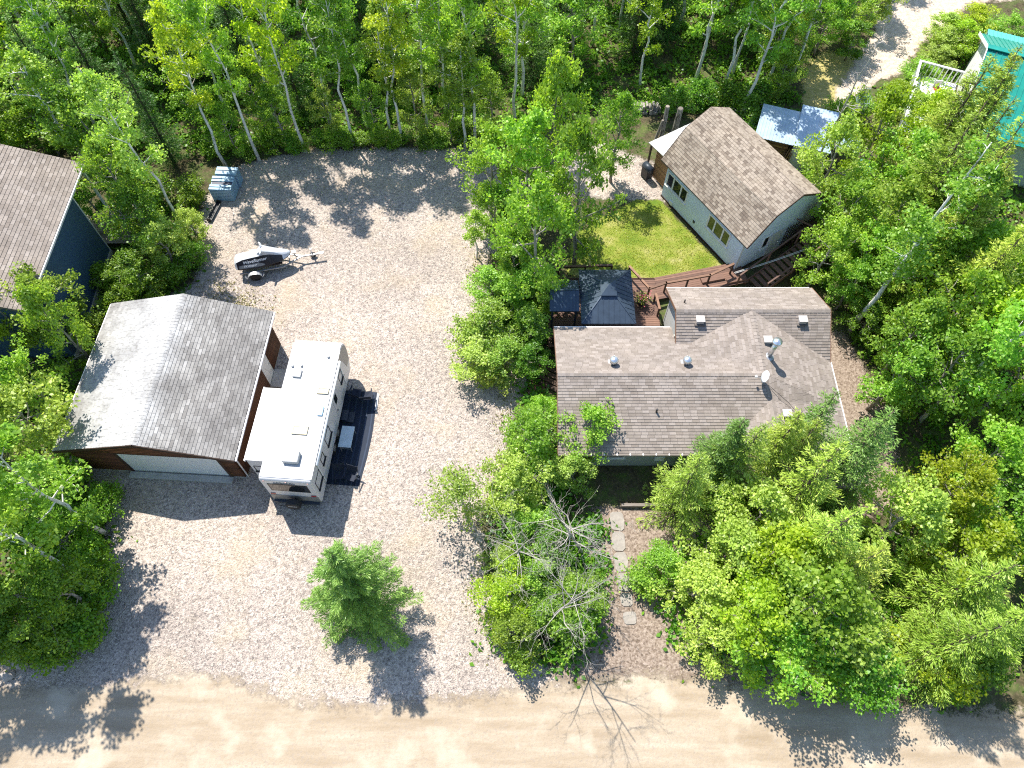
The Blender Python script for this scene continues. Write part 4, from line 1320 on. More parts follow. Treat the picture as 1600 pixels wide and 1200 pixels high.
# ------------------------------------------------------------------ wrapped pale blue pallets, black trough
def pallets():
    t = thing('pallet_stack', 'pale blue slatted crate with navy straps at the corner of the gravel lot', 'crate', (-18.75, 32.95, 0), R(-3))
    bx('core', 'pallet_navy', t, .04, 1.31, .04, 1.11, .0, .93)
    for k in range(7):
        for y0, y1 in ((-.0, .035), (1.115, 1.15)):
            bx('slat', 'pallet_blue', t, 0, 1.35, y0, y1, .04 + k * .13, .04 + k * .13 + .10)
        for x0, x1 in ((0, .035), (1.315, 1.35)):
            bx('slat', 'pallet_blue', t, x0, x1, .04, 1.11, .04 + k * .13, .04 + k * .13 + .10)
    for y0, y1, z in ((.02, .2, .95), (.24, .42, .97), (.72, .9, .95), (.94, 1.13, .98)):
        bx('top_board', 'pallet_blue', t, -.02, 1.37, y0, y1, .932, z + .03, bevel=.01)
    s = thing('second_crate', 'taller pale blue slatted crate pushed behind the strapped one', 'crate', (-18.55, 34.15, 0), R(-3))
    bx('core', 'pallet_navy', s, .04, 1.26, .04, .66, 0, 1.05)
    for k in range(8):
        bx('slat', 'pallet_blue', s, 0, 1.3, 0, .035, .03 + k * .13, .03 + k * .13 + .1)
        bx('slat', 'pallet_blue', s, 1.265, 1.3, .04, .66, .03 + k * .13, .03 + k * .13 + .1)
    for y in (.02, .36):
        bx('top_board', 'pallet_blue', s, -.02, 1.32, y, y + .28, 1.052, 1.09, bevel=.01)
    b = thing('black_trough', 'long narrow black plastic trough at the lot edge below the pale blue crate', 'trough', (-18.5, 31.95, 0), R(78))
    m = MB(); n = 8
    pr = [(.16 * math.cos(a), .18 + .16 * math.sin(a)) for a in [math.pi + math.pi * k / n for k in range(n + 1)]]
    inn = [(.13 * math.cos(a), .18 + .13 * math.sin(a)) for a in [math.pi + math.pi * k / n for k in range(n + 1)]]
    rg = pr + inn[::-1]; q = len(rg)
    m.add([(-.8, y, z) for y, z in rg] + [(.8, y, z) for y, z in rg], [tuple(range(q)), tuple(range(q, 2 * q))] + [(i, (i + 1) % q, (i + 1) % q + q, i + q) for i in range(q)])
    m.build('shell', 'black_plastic', b)
    for x in (-.78, .75):
        MB().lathe([(.01, 0), (.15, 0), (.15, .03), (.01, .03)], 12, (x, 0, .18), 'x').build('end_cap', 'black_plastic', b)
pallets()

# ------------------------------------------------------------------ neighbour's navy house
def navy_house():
    t = thing('navy_house', 'neighbouring navy blue house with tan shingle roof and white trim', 'house', (0, 0, 0))
    e = 5.15; xr = -30.6; zr = 7.6; xe = -23.82; y0, y1 = 20.9, 30.9
    P1 = [(xe, y0, e), (xe, y1, e), (xr, y1, zr), (xr, y0, zr)]
    P2 = [(xr, y0, zr), (xr, y1, zr), (2 * xr - xe, y1, e), (2 * xr - xe, y0, e)]
    rf = MB(); rf.prism(P1, .15); rf.prism(P2, .15)
    roof = rf.build('roof', 'roof_felt', t)
    shingles(roof, [P1], 'neighbour_shingle', .34, .19, 300, 21, key=lambda p: p.x * 1.0 - abs(p.y - 27), thick=.022)
    xw = -24.05
    for y, n in ((21.4, -1), (28.75, 1)):
        MB().wall([(2 * xr - xw, y, 0), (xw - .13, y, 0), (xw - .13, y, 4.95), (xr, y, 7.3), (2 * xr - xw, y, 4.95)], .12, (0, n, 0)).build('wall', 'navy_siding', t)
    MB().wall([(xw, 21.4, 0), (xw, 28.75, 0), (xw, 28.75, 5.0), (xw, 21.4, 5.0)], .12, (1, 0, 0)).build('wall', 'navy_siding', t)
    bx('foundation', 'concrete', t, xw - .02, xw + .07, 21.35, 28.8, -.05, .28)
    bx('corner_board', 'gutter_white', t, xw - .05, xw + .02, 28.752, 28.83, .28, 4.9)
    MB().box(xe + .003, xe + .09, y0, y1, e - .14, e - .01).build('gutter', 'gutter_white', t, bevel=.02)
    for x in (xe - .2, -28, -33):
        bx('porch_post', 'white_paint', t, x, x + .12, 30.6, 30.72, .5, e - .14 if x > -26 else 6.0)
    d = thing('porch_deck', 'weathered grey deck with dark railing beside the navy house', 'deck', (0, 0, 0))
    planks(d, -31, -22.3, 29.1, 31.4, .5, 'x', .15, 'grey_wood')
    for x in (-30.9, -26.5, -22.45):
        bx('joist', 'dark_wood', d, x, x + .1, 29.15, 31.35, 0, .455)
    for k in range(6):
        x = -23.2 + k * .18
        bx('rail_bar', 'grey_wood', d, x, x + .05, 29.12, 31.3, .85 + k * .02, .9 + k * .02) if k in (0, 3) else None
    for y in (29.15, 29.85, 30.55, 31.25):
        bx('rail_post', 'dark_wood', d, -22.45, -22.35, y - .05, y + .05, .502, 1.45)
    bx('top_rail', 'grey_wood', d, -22.47, -22.33, 29.05, 31.4, 1.452, 1.5)
    b = thing('white_barrel', 'white round drum standing on the neighbour deck', 'barrel', (-25.3, 29.9, .5))
    MB().lathe([(.25, 0), (.28, .05), (.28, .7), (.24, .78), (.03, .8)], 16).build('drum', 'white_paint', b, smooth=False)
    MB().lathe([(.06, .801), (.06, .84), (.02, .85)], 10).build('bung', 'galvanised', b)
navy_house()

# ------------------------------------------------------------------ metal-roofed shed, tower, posts, firewood
def shed():
    t = thing('metal_shed', 'low shed with pale blue corrugated metal roof behind the studio', 'shed', (15.25, 36.3, 0), R(-19))
    def rp(nm, x0, x1, y0, y1, zf, zb):
        o = MB().prism([(x0, y0, zf), (x1, y0, zf), (x1, y1, zb), (x0, y1, zb)], .03).build(nm, 'shed_metal', t)
        x = x0 + .05
        while x < x1:
            MB().bar((x, y0, zf + .008), (x, y1, zb + .008), .05, .025).build('corrugation', 'shed_metal', o); x += .2
    rp('roof_sheet', -.05, 2.35, -.05, 2.75, 2.15, 2.45)
    rp('roof_sheet', 2.32, 4.6, -.1, 3.25, 2.22, 2.62)
    rp('roof_sheet', 4.62, 6.2, .1, 2.6, 2.55, 1.9)
    for x in (.05, 2.2):
        bx('post', 'dark_wood', t, x, x + .1, .02, .12, 0, 2.1)
    bx('wall', 'white_paint', t, 2.4, 4.5, .08, .16, 0, 2.15)
    bx('wall', 'grey_wood', t, 4.5, 4.58, .17, 2.9, 0, 2.2)
    bx('wall', 'dark_wood', t, .1, 4.4, 2.6, 2.68, 0, 2.3)
    for k in range(8):
        bx('board', 'slat_wood', t, .2, 2.15, .3, .36, .12 + k * .22, .12 + k * .22 + .17)
    for k in range(3):
        tag(MB().bar((2.0 + k * .14, -.25 - k * .05, 0), (2.25 + k * .12, .07 - .0, 1.9 - k * .2), .07, .03).build('leaning_board', 'slat_wood'), 'brown board leaning in the gap beside the white shed wall', 'board', 'boards leaning on the shed').matrix_world = Matrix.Translation((15.25, 36.3, 0)) @ Matrix.Rotation(R(-19), 4, 'Z')
    p = thing('roofing_sheet', 'small pale green corrugated sheet lying beside the metal shed', 'roofing sheet', (21.6, 34.9, 0), R(-30))
    MB().prism([(0, 0, .3), (1.1, 0, .3), (1.1, 1.2, .7), (0, 1.2, .7)], .03).build('panel_sheet', 'teal_metal', p)
    for k in range(6):
        MB().bar((.1 + k * .18, 0, .305), (.1 + k * .18, 1.2, .705), .04, .02).build('rib', 'teal_metal', p)
    for x in (.1, 1.0):
        bx('leg', 'grey_wood', p, x - .03, x + .03, 1.05, 1.11, 0, .62)
        bx('leg', 'grey_wood', p, x - .03, x + .03, .08, .14, 0, .29)
    # lattice mast with a grid dish
    m = thing('lattice_mast', 'galvanised lattice antenna mast rising beside the metal-roofed shed', 'mast', (20.0, 35.3, 0))
    H = 6.6; r = .2
    c = [(r * math.cos(a), r * math.sin(a)) for a in (0, 2.094, 4.189)]
    for x, y in c:
        MB().tube([(x, y, 0), (x * .7, y * .7, H)], .022, 6).build('leg', 'galvanised', m)
    br = MB(); k = 0; z = .1
    while z < H - .3:
        for i in range(3):
            (x0, y0), (x1, y1) = c[i], c[(i + 1) % 3]
            f0 = 1 - .3 * z / H; f1 = 1 - .3 * (z + .28) / H
            br.tube([(x0 * f0, y0 * f0, z), (x1 * f1, y1 * f1, z + .28)], .009, 4)
        z += .28
    br.build('bracing', 'galvanised', m)
    d = MB(); n = 12
    for k in range(-6, 7):
        w = math.sqrt(max(0, 1 - (k / 6.4) ** 2)) * .75
        d.tube([(k * .09, -w, .02 * k * k / 8), (k * .09, 0, .02 * k * k / 8 - .12), (k * .09, w, .02 * k * k / 8)], .008, 4)
    for y in (-.4, 0, .4):
        d.tube([(-.5, y, 0), (0, y, -.1), (.5, y, 0)], .01, 4)
    gd = d.build('grid_dish', 'mesh_dish', m); gd.location = (.15, -.1, H - .55); gd.rotation_euler = (R(55), R(10), R(20))
    MB().tube([(0, 0, H - .1), (0, 0, H + .5)], .02, 6).build('top_rod', 'galvanised', m)
    # old log posts and firewood behind the lean-to
    for (x, y, h, r_, tilt, lab) in ((9.95, 38.6, 2.4, .15, (.0, .05), 'tall weathered log post behind the lean-to'), (10.85, 39.0, 2.0, .2, (.02, .0), 'thick weathered log post, stoutest of three behind the lean-to'), (9.55, 38.4, 1.6, .09, (.12, -.03), 'thin leaning weathered pole behind the lean-to')):
        q = thing('log_post', lab, 'post', (x, y, 0))
        MB().tube([(0, 0, -.05), (tilt[0] * h * .5, tilt[1] * h * .5, h * .5), (tilt[0] * h, tilt[1] * h, h)], [r_ * 1.1, r_, r_ * .9], 9).build('shaft', 'grey_bark', q)
        MB().lathe([(r_ * .87, h), (r_ * .8, h + .02), (.01, h + .025)], 9, (tilt[0] * h, tilt[1] * h, 0)).build('cut_end', 'grey_wood', q)
    rg = random.Random(5)
    for k in range(26):
        x = 8.3 + (k % 9) * .22 + rg.uniform(-.05, .05); y = 41.0 + rg.uniform(-.1, .1) + (k // 9) * .05; z = .1 + (k // 9) * .19
        L = rg.uniform(.4, .55)
        tag(MB().tube([(x, y - L / 2, z), (x + rg.uniform(-.03, .03), y + L / 2, z)], [.1, .095], 7).build('firewood_log', 'grey_bark'), 'cut grey firewood log stacked at the forest edge behind the lean-to', 'log', 'firewood behind the lean-to')
shed()

# ------------------------------------------------------------------ green-roofed house with white deck
def green_house():
    a = R(-24)
    t = thing('green_roof_house', 'white house with green ribbed metal roof half hidden by spruces', 'house', (29.4, 40.6, 0), a)
    zr, ze = 5.3, 3.1
    S = [(0, -5.2, ze), (12, -5.2, ze), (12, 0, zr), (0, 0, zr)]
    Nn = [(0, 0, zr), (12, 0, zr), (12, 4.6, ze + .2), (0, 4.6, ze + .2)]
    for r in (S, Nn):
        o = MB().prism(r, .06).build('roof_panel', 'green_metal', t)
        A_, B_, C_, D_ = [Vector(p) for p in r]
        for k in range(1, 40):
            u = k / 40
            MB().bar(A_.lerp(B_, u) + Vector((0, 0, .02)), D_.lerp(C_, u) + Vector((0, 0, .02)), .04, .03).build('rib', 'green_metal', o)
    MB().bar((-.03, 0, zr + .05), (12, 0, zr + .05), .4, .06).build('ridge_cap', 'green_metal', t)
    MB().wall([(.4, -4.7, 0), (.4, 4.2, 0), (.4, 4.2, ze + .25), (.4, 0, zr - .2), (.4, -4.7, ze + .05)], .12, (-1, 0, 0)).build('wall', 'white_paint', t)
    bx('wall', 'white_paint', t, .53, 11.6, -4.7, -4.58, 0, ze + .1)
    rb = MB(); rb.bar((-.02, -5.2, ze - .03), (-.02, 0, zr - .03), .04, .2); rb.bar((-.02, 0, zr - .03), (-.02, 4.6, ze + .17), .04, .2)
    rb.build('rake_trim', 'white_metal', t)
    window(t, 'window', .4, 1.2, 1.2, 1.4, 1.2, (0, -1, 0), (-1, 0, 0), [1, 1])
    p = thing('porch_roof', 'small teal ribbed metal roof next to the green-roofed house', 'roof', (31.3, 43.4, 0), a)
    o = MB().prism([(0, 0, 3.4), (3.2, 0, 3.4), (3.2, 2.6, 2.9), (0, 2.6, 2.9)], .05).build('roof_panel', 'teal_metal', p)
    for k in range(12):
        MB().bar((.1 + k * .27, 0, 3.42), (.1 + k * .27, 2.6, 2.92), .04, .03).build('rib', 'teal_metal', o)
    for x, y in ((.1, 2.5), (3.1, 2.5), (.1, .1), (3.1, .1)):
        bx('post', 'white_paint', p, x - .05, x + .05, y - .05, y + .05, 0, 2.85)
    d = thing('white_deck', 'raised white deck with white balusters beside the green-roofed house', 'deck', (29.4, 40.6, 0), a)
    planks(d, -3.0, -.1, -4.6, 1.4, 1.5, 'y', .15, 'white_paint')
    for k in range(20):
        y = -4.5 + k * .3
        bx('baluster', 'white_paint', d, -2.98, -2.92, y, y + .06, 1.502, 2.45)
    for k in range(10):
        x = -2.9 + k * .29
        bx('baluster', 'white_paint', d, x, x + .06, 1.3, 1.36, 1.502, 2.45)
    bx('top_rail', 'white_paint', d, -3.02, -2.88, -4.6, 1.4, 2.452, 2.52)
    bx('top_rail', 'white_paint', d, -2.87, -.1, 1.26, 1.4, 2.452, 2.52)
    for x, y in ((-2.9, -4.5), (-2.9, 1.3), (-2.9, -1.6), (-.2, 1.3)):
        bx('post', 'white_paint', d, x - .06, x + .06, y - .06, y + .06, 0, 1.455)
    for k in range(4):
        bx('step', 'white_paint', d, -3.3 - k * .28, -3.03 - k * .28, -2.6, -1.5, 1.2 - k * .3, 1.25 - k * .3)
    ch = thing('patio_chair', 'white plastic chair with a red cushion on the white deck', 'chair', (*local_xy(29.4, 40.6, a, -1.4, -.3), 1.5), a + .5)
    bx('seat', 'white_paint', ch, -.25, .25, -.25, .25, .4, .44); bx('backrest', 'white_paint', ch, -.25, .25, .22, .26, .44, .95); bx('cushion', 'red_lens', ch, -.22, .22, -.22, .2, .441, .5, bevel=.02)
    for sx in (-1, 1):
        for sy in (-1, 1):
            bx('leg', 'white_paint', ch, sx * .22 - .02, sx * .22 + .02, sy * .22 - .02, sy * .22 + .02, 0, .4)
green_house()

# ------------------------------------------------------------------ boulders, stepping stones, side steps, flower pot
def boulder(x, y, r, label, seed, sq=.6, mat='stone', name='boulder', cat='boulder', group=None):
    bm = bmesh.new(); bmesh.ops.create_icosphere(bm, subdivisions=3, radius=1)
    rg = random.Random(seed); dirs = [(Vector((rg.gauss(0, 1), rg.gauss(0, 1), rg.gauss(0, 1))).normalized(), rg.uniform(.62, .95)) for _ in range(12)]
    for v in bm.verts:
        c = v.co.copy()
        for d, k in dirs:
            e = v.co.dot(d) - k
            if e > 0: v.co -= d * e
        v.co *= 1 + .03 * math.sin(c.x * 9 + c.y * 7)
        v.co = Vector((v.co.x * r, v.co.y * r * .8, v.co.z * r * sq))
    me = bpy.data.meshes.new(name); bm.to_mesh(me); bm.free()
    me.materials.append(MATS[mat]); o = link(name, me)
    o.location = (x, y, r * sq * .45); o.rotation_euler = (0, 0, rg.uniform(0, 6))
    return tag(o, label, cat, group)
boulder(-22.6, 5.9, .55, 'large reddish grey boulder under the shrub by the road corner', 1, .8)
boulder(-21.9, 5.35, .42, 'pale grey boulder resting against the road corner shrub', 2, .75)
boulder(-22.35, 4.85, .33, 'small whitish boulder beside the road, smallest of the corner stones', 3, .7)
for k, (x, y, w, l) in enumerate(((5.15, 12.0, .7, 1.0), (5.15, 10.98, .68, .98), (5.2, 9.97, .66, .98), (5.27, 9.0, .62, .9), (5.33, 8.2, .6, .62), (5.42, 7.35, .62, .6))):
    s = MB(); n = 10
    rg = random.Random(k)
    ring = [(w / 2 * math.copysign(abs(math.cos(a)) ** .5, math.cos(a)) * rg.uniform(.9, 1.05), l / 2 * math.copysign(abs(math.sin(a)) ** .5, math.sin(a)) * rg.uniform(.9, 1.05), .04) for a in [2 * math.pi * i / n for i in range(n)]]
    o = s.prism(ring, .05).build('paving_slab', 'slab_concrete', bevel=.01)
    o.location = (x, y, .012)
    tag(o, 'pale concrete slab of the garden path to the bungalow', 'paving slab', 'slabs of the garden path')
ss = thing('side_steps', 'dark plank steps at the west wall of the bungalow', 'steps', (.75, 19.9, 0), R(-28))
for k in range(5):
    bx('plank', 'dark_wood', ss, .0, 1.9, .1 + k * .3, .36 + k * .3, .12 + k * .07, .17 + k * .07)
for x in (.05, 1.75):
    bx('stringer', 'dark_wood', ss, x, x + .08, .08, 1.6, 0, .119)
ed = MB().bar((5.4, 12.75, .13), (9.2, 12.75, .13), .15, .26).build('timber_edging', 'grey_wood')
tag(ed, 'grey timber edging in front of the bungalow entrance', 'timber')
def leafquads(c, size, rng, up=.35, tintb=0.0):
    """numpy leaf faces: centres c (n,3) -> verts, faces; kite-shaped, facing mostly upwards"""
    n = len(c)
    nr = rng.normal(size=(n, 3)); nr[:, 2] = np.abs(nr[:, 2]) + up
    nr /= np.linalg.norm(nr, axis=1)[:, None]
    t = rng.normal(size=(n, 3)); t -= nr * (t * nr).sum(1)[:, None]; t /= np.linalg.norm(t, axis=1)[:, None]
    b = np.cross(nr, t)
    s = (size * rng.uniform(.65, 1.35, n))[:, None]
    v = np.stack([c - t * s * .5, c + b * s * .36 + t * s * .05 + nr * s * .06, c + t * s * .5, c - b * s * .36 + t * s * .05 + nr * s * .06], 1).reshape(-1, 3)
    return v
def quadmesh(name, V, tint, mat):
    n = len(V) // 4
    me = bpy.data.meshes.new(name)
    me.vertices.add(len(V)); me.vertices.foreach_set('co', V.astype(np.float32).ravel())
    me.loops.add(n * 4); me.loops.foreach_set('vertex_index', np.arange(n * 4, dtype=np.int32))
    me.polygons.add(n)
    me.polygons.foreach_set('loop_start', np.arange(0, n * 4, 4, dtype=np.int32))
    a = me.attributes.new('tint', 'FLOAT', 'FACE'); a.data.foreach_set('value', tint.astype(np.float32))
    me.materials.append(MATS[mat]); me.update(calc_edges=True)
    return me
fp = thing('flower_pot', 'dark planter of pink flowers on the deck by the railing', 'flower pot', (7.35, 24.75, .4))
MB().lathe([(.2, .002), (.28, .4), (.3, .42), (.25, .42), (.22, .38)], 14).build('pot', 'pot_clay', fp)
c = NR.normal(size=(260, 3)) * np.array([.2, .2, .13]) + np.array([0, 0, .6])
link('foliage', quadmesh('foliage', leafquads(c, .09, NR), NR.random(260), 'mid_leaf'), fp)
c = NR.normal(size=(110, 3)) * np.array([.2, .2, .08]) + np.array([0, 0, .74])
link('flowers', quadmesh('flowers', leafquads(c, .08, NR), NR.random(110), 'flower_pink'), fp)
MB().tube([(0, 0, .38), (0, 0, .7)], .03, 6).build('stem', 'rail_wood', fp)

# ------------------------------------------------------------------ trees
def branch_path(rng, p, d, L, n=4, wob=.12, droop=0.0):
    pts = [Vector(p)]; d = Vector(d).normalized()
    for i in range(n):
        d = (d + Vector((rng.gauss(0, wob), rng.gauss(0, wob), rng.gauss(0, wob) - droop))).normalized()
        pts.append(pts[-1] + d * (L / n))
    return pts

def make_deciduous(seed, H, r, crown0, leaf, nleaf, nlimb, lean=.04, trunk_r=.13, clump=.42, fork=False, shape=1.0):
    """trunk with limbs; leaves in clumps along the outer limbs. returns (trunk MB, leaf verts, tints)"""
    rng = random.Random(seed); nr = np.random.default_rng(seed)
    tb = MB()
    top = Vector((rng.uniform(-1, 1) * lean * H, rng.uniform(-1, 1) * lean * H, H * .94))
    n = 8; tp = []
    for i in range(n + 1):
        u = i / n
        tp.append(Vector((top.x * u ** 1.3 + rng.gauss(0, .012 * H) * (0 < i), top.y * u ** 1.3 + rng.gauss(0, .012 * H) * (0 < i), top.z * u - (.1 if i == 0 else 0))))
    tb.tube(tp, [trunk_r * (1.25 if i == 0 else 1) * (1 - .86 * i / n) for i in range(n + 1)], 8)
    def on(u):
        k = min(n - 1, int(u * n)); return tp[k].lerp(tp[k + 1], u * n - k)
    cl = []
    for i in range(nlimb):
        u = crown0 + (1 - crown0) * ((i + rng.random()) / nlimb) ** .9
        h = (u - crown0) / (1 - crown0)
        # wide low and middle, narrow at the top
        w = r * (math.sin(math.pi * min(1, (h * .82 + .16)) ** shape)) * rng.uniform(.45, 1.2)
        a = i * 2.4 + rng.uniform(-.6, .6)
        el = rng.uniform(.15, .8) + h * .5
        p0 = on(min(u * .96, .97))
        bp = branch_path(rng, p0, (math.cos(a), math.sin(a), el * .7), max(.25, w * 1.05), 4, .16)
        tb.tube(bp, [trunk_r * .34 * (1 - .8 * k / 4) * (1.1 - .6 * u) + .006 for k in range(5)], 5, False)
        for k in (2, 3, 4):
            if rng.random() < .93:
                cl.append((bp[k], rng.uniform(.55, 1.15)))
        for sgn in (-1, 1):
            q = bp[2]; aa = a + sgn * rng.uniform(.5, 1.1)
            b2 = branch_path(rng, q, (math.cos(aa), math.sin(aa), rng.uniform(.0, .6)), w * .5, 3, .2)
            tb.tube(b2, [.022, .016, .012, .006], 4, False)
            cl += [(b2[2], rng.uniform(.4, .8)), (b2[3], rng.uniform(.5, 1.0))]
    cl.append((on(.97), .6)); cl.append((on(.99) + Vector((0, 0, .2)), .5))
    C = np.array([tuple(c) for c, s in cl]); Sz = np.array([s for c, s in cl])
    pr = Sz ** 1.6; pr /= pr.sum()
    idx = nr.choice(len(cl), nleaf, p=pr)
    g = nr.normal(size=(nleaf, 3)); g /= np.linalg.norm(g, axis=1)[:, None]
    rad = nr.random(nleaf) ** .45
    off = g * rad[:, None] * (Sz[idx] * clump)[:, None] * np.array([1, 1, .62])
    c = C[idx] + off
    c[:, 2] = np.maximum(c[:, 2], .08)
    V = leafquads(c, leaf, nr, .5)
    tint = np.clip(.46 + .16 * nr.normal(size=nleaf) + .3 * (nr.random(len(cl))[idx] - .5), 0, 1)
    return tb, V, tint

def make_spruce(seed, H, r, nleaf_per, whorl=.26, leaf=.20, thin=.34, droop=.12, base=.06, dens=1.0, spray=1.0):
    rng = random.Random(seed); nr = np.random.default_rng(seed)
    tb = MB()
    lean = Vector((rng.uniform(-.03, .03) * H, rng.uniform(-.03, .03) * H, 0))
    tb.tube([(0, 0, -.1), lean * .4 + Vector((0, 0, H * .5)), lean + Vector((0, 0, H))], [.02 * H * .75 + .03, .012 * H, .01], 8)
    V = []; T = []
    z = H * base
    while z < H * .985:
        u = z / H
        rr = r * (1 - u) ** .82 * (1.0 if u > .12 else .7 + .3 * u / .12) + .07
        nb = max(4, int((5 + rr * 4.2) * dens))
        a0 = rng.random() * 6.28
        for k in range(nb):
            a = a0 + k * 6.283 / nb + rng.uniform(-.3, .3)
            L = rr * rng.uniform(.5, 1.3)
            if rng.random() < .06: continue
            d = Vector((math.cos(a), math.sin(a), .28 - .5 * (1 - u)))
            p0 = lean * u + Vector((0, 0, z + rng.uniform(-.1, .1)))
            bp = branch_path(rng, p0, d, L, 4, .07, -.03)
            tb.tube(bp, [.018, .014, .01, .007, .004], 4, False)
            # needle sprays: slim faces pointing outward along side twigs
            m = max(8, int(nleaf_per * L))
            s = nr.random(m) ** .75
            P = np.array([tuple(q) for q in bp])
            f = s * 4; i = np.minimum(3, f.astype(int)); w = (f - i)[:, None]
            c = P[i] * (1 - w) + P[i + 1] * w
            side = np.array([-math.sin(a), math.cos(a), 0]); out = np.array([math.cos(a), math.sin(a), 0])
            sp = (nr.random(m) - .5) * 2
            wid = (.16 + .20 * L * (1 - s * .75)) * spray
            c = c + side * (sp * wid)[:, None] + out * (np.abs(sp) * wid * .2)[:, None]
            c[:, 2] += nr.normal(size=m) * .045 - np.abs(sp) * wid * .22 + .03
            dr = out + side * (sp * 1.1)[:, None] + nr.normal(size=(m, 3)) * .28
            dr[:, 2] += .12
            dr /= np.linalg.norm(dr, axis=1)[:, None]
            nn = nr.normal(size=(m, 3)) * .75 + np.array([0, 0, 1.0]); nn -= dr * (nn * dr).sum(1)[:, None]; nn /= np.linalg.norm(nn, axis=1)[:, None]
            b = np.cross(nn, dr)
            sz = (leaf * nr.uniform(.6, 1.3, m))[:, None]
            q = np.stack([c - dr * sz * .5, c + b * sz * thin * .5, c + dr * sz * .5, c - b * sz * thin * .5], 1).reshape(-1, 3)
            V.append(q)
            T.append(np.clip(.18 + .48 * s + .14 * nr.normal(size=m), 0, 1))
        z += whorl * rng.uniform(.7, 1.25) * (.75 + .5 * (1 - u))
    return tb, np.concatenate(V), np.concatenate(T)

def make_dead(seed, H, r, trunk_r=.07, up=.6):
    rng = random.Random(seed); tb = MB()
    def rec(p, d, L, rad, lev):
        n = 5 if lev == 0 else 4
        bp = branch_path(rng, p, d, L, n, .10 + .07 * lev)
        tb.tube(bp, [rad * (1 - .75 * k / n) for k in range(n + 1)], 6 if lev < 2 else 4, False)
        if lev < 3:
            m = (11, 6, 5)[lev]
            for k in range(m):
                u = rng.uniform(.35 if lev == 0 else .2, 1)
                i = min(n - 1, int(u * n)); q = bp[i].lerp(bp[i + 1], u * n - i)
                a = rng.random() * 6.283 if lev == 0 else 0
                base = (bp[-1] - bp[0]).normalized()
                if lev == 0:
                    nd = Vector((math.cos(a), math.sin(a), rng.uniform(.1, up)))
                    l2 = r * rng.uniform(.5, 1.15)
                else:
                    nd = base + Vector((rng.gauss(0, .7), rng.gauss(0, .7), rng.gauss(0, .45)))
                    l2 = L * rng.uniform(.35, .65)
                rec(q, nd, l2, max(.006, rad * (1 - .7 * u) * .55), lev + 1)
    rec(Vector((0, 0, -.1)), Vector((rng.uniform(-.1, .1), rng.uniform(-.1, .1), 1)), H, trunk_r, 0)
    return tb

PROTO = {}
def proto(kind, i, tb, V, T, tmat, lmat, H, r):
    PROTO[(kind, i)] = (tb.mesh('trunk', tmat, smooth=True, fix=False), quadmesh('crown', V, T, lmat) if V is not None else None, H, r)
for i in range(5):
    H = (10, 11, 9.5, 12, 10.5)[i]
    tb, V, T = make_deciduous(100 + i, H, 2.0, (.36, .42, .30, .46, .34)[i], .165, 4300, (15, 17, 14, 18, 16)[i], .05, .12, .56, shape=1.0)
    proto('aspen', i, tb, V, T, 'white_bark', 'aspen_leaf', H, 2.0)
for i in range(5):
    tb, V, T = make_deciduous(200 + i, 6.0, 2.4, .10, .15, 6200, (18, 21, 17, 20, 18)[i], .06, .13, .56)
    proto('leafy', i, tb, V, T, 'grey_bark', 'mid_leaf', 6.0, 2.4)
for i in range(4):
    tb, V, T = make_deciduous(300 + i, 2.0, 1.15, .08, .125, 2300, 20, .1, .035, .44)
    proto('shrub', i, tb, V, T, 'grey_bark', 'shrub_leaf', 2.0, 1.15)
for i in range(4):
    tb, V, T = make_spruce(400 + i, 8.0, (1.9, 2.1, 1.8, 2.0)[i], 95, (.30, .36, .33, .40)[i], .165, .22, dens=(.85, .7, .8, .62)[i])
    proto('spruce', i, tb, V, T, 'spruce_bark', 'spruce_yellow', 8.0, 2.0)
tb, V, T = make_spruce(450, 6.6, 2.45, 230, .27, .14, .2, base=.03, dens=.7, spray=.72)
proto('lone_spruce', 0, tb, V, T, 'spruce_bark', 'spruce_green', 6.6, 2.45)
for i in range(3):
    proto('dead', i, make_dead(500 + i, 5.5, 2.4, .08, (.6, .25, .5)[i]), None, None, 'dead_wood', None, 5.5, 2.4)
def make_pole(seed, top, H, rad, n_br, tuft):
    rng = random.Random(seed); nr = np.random.default_rng(seed); tb = MB(); n = 12
    tp = [Vector((top[0] * (i / n) ** 1.1 + rng.gauss(0, .05) * (i > 0), top[1] * (i / n) ** 1.1 + rng.gauss(0, .05) * (i > 0), H * i / n - (.1 if i == 0 else 0))) for i in range(n + 1)]
    tb.tube(tp, [rad * (1 - .85 * i / n) for i in range(n + 1)], 8)
    C = []
    for k in range(n_br):
        u = rng.uniform(.35, .98); i = min(n - 1, int(u * n)); q = tp[i].lerp(tp[i + 1], u * n - i); a = rng.random() * 6.283
        bp = branch_path(rng, q, (math.cos(a), math.sin(a), rng.uniform(-.1, .7)), rng.uniform(.5, 1.7) * (1.25 - u), 4, .18)
        tb.tube(bp, [.03, .022, .016, .01, .005], 4, False)
        for s in range(2):
            b2 = branch_path(rng, bp[2], (math.cos(a + rng.uniform(-1, 1)), math.sin(a + rng.uniform(-1, 1)), rng.uniform(-.2, .6)), .5, 3, .2)
            tb.tube(b2, [.014, .01, .007, .004], 4, False)
        if rng.random() < tuft: C += [bp[3], bp[4]]
    if not C: return tb, None, None
    C = np.array([tuple(c) for c in C]); m = 150 * len(C)
    c = np.repeat(C, 150, 0) + nr.normal(size=(m, 3)) * .26
    return tb, leafquads(c, .15, nr, .5), np.clip(.5 + .2 * nr.normal(size=m), 0, 1)
proto('bare_pole', 0, make_pole(520, (-.2, -1.1), 11.5, .085, 16, 0)[0], None, None, 'dead_wood', None, 11.5, 1.1)
tb, V, T = make_pole(523, (.5, .3), 13.5, .15, 26, .6)
proto('bare_trunk', 0, tb, V, T, 'white_bark', 'aspen_leaf', 13.5, 1.2)
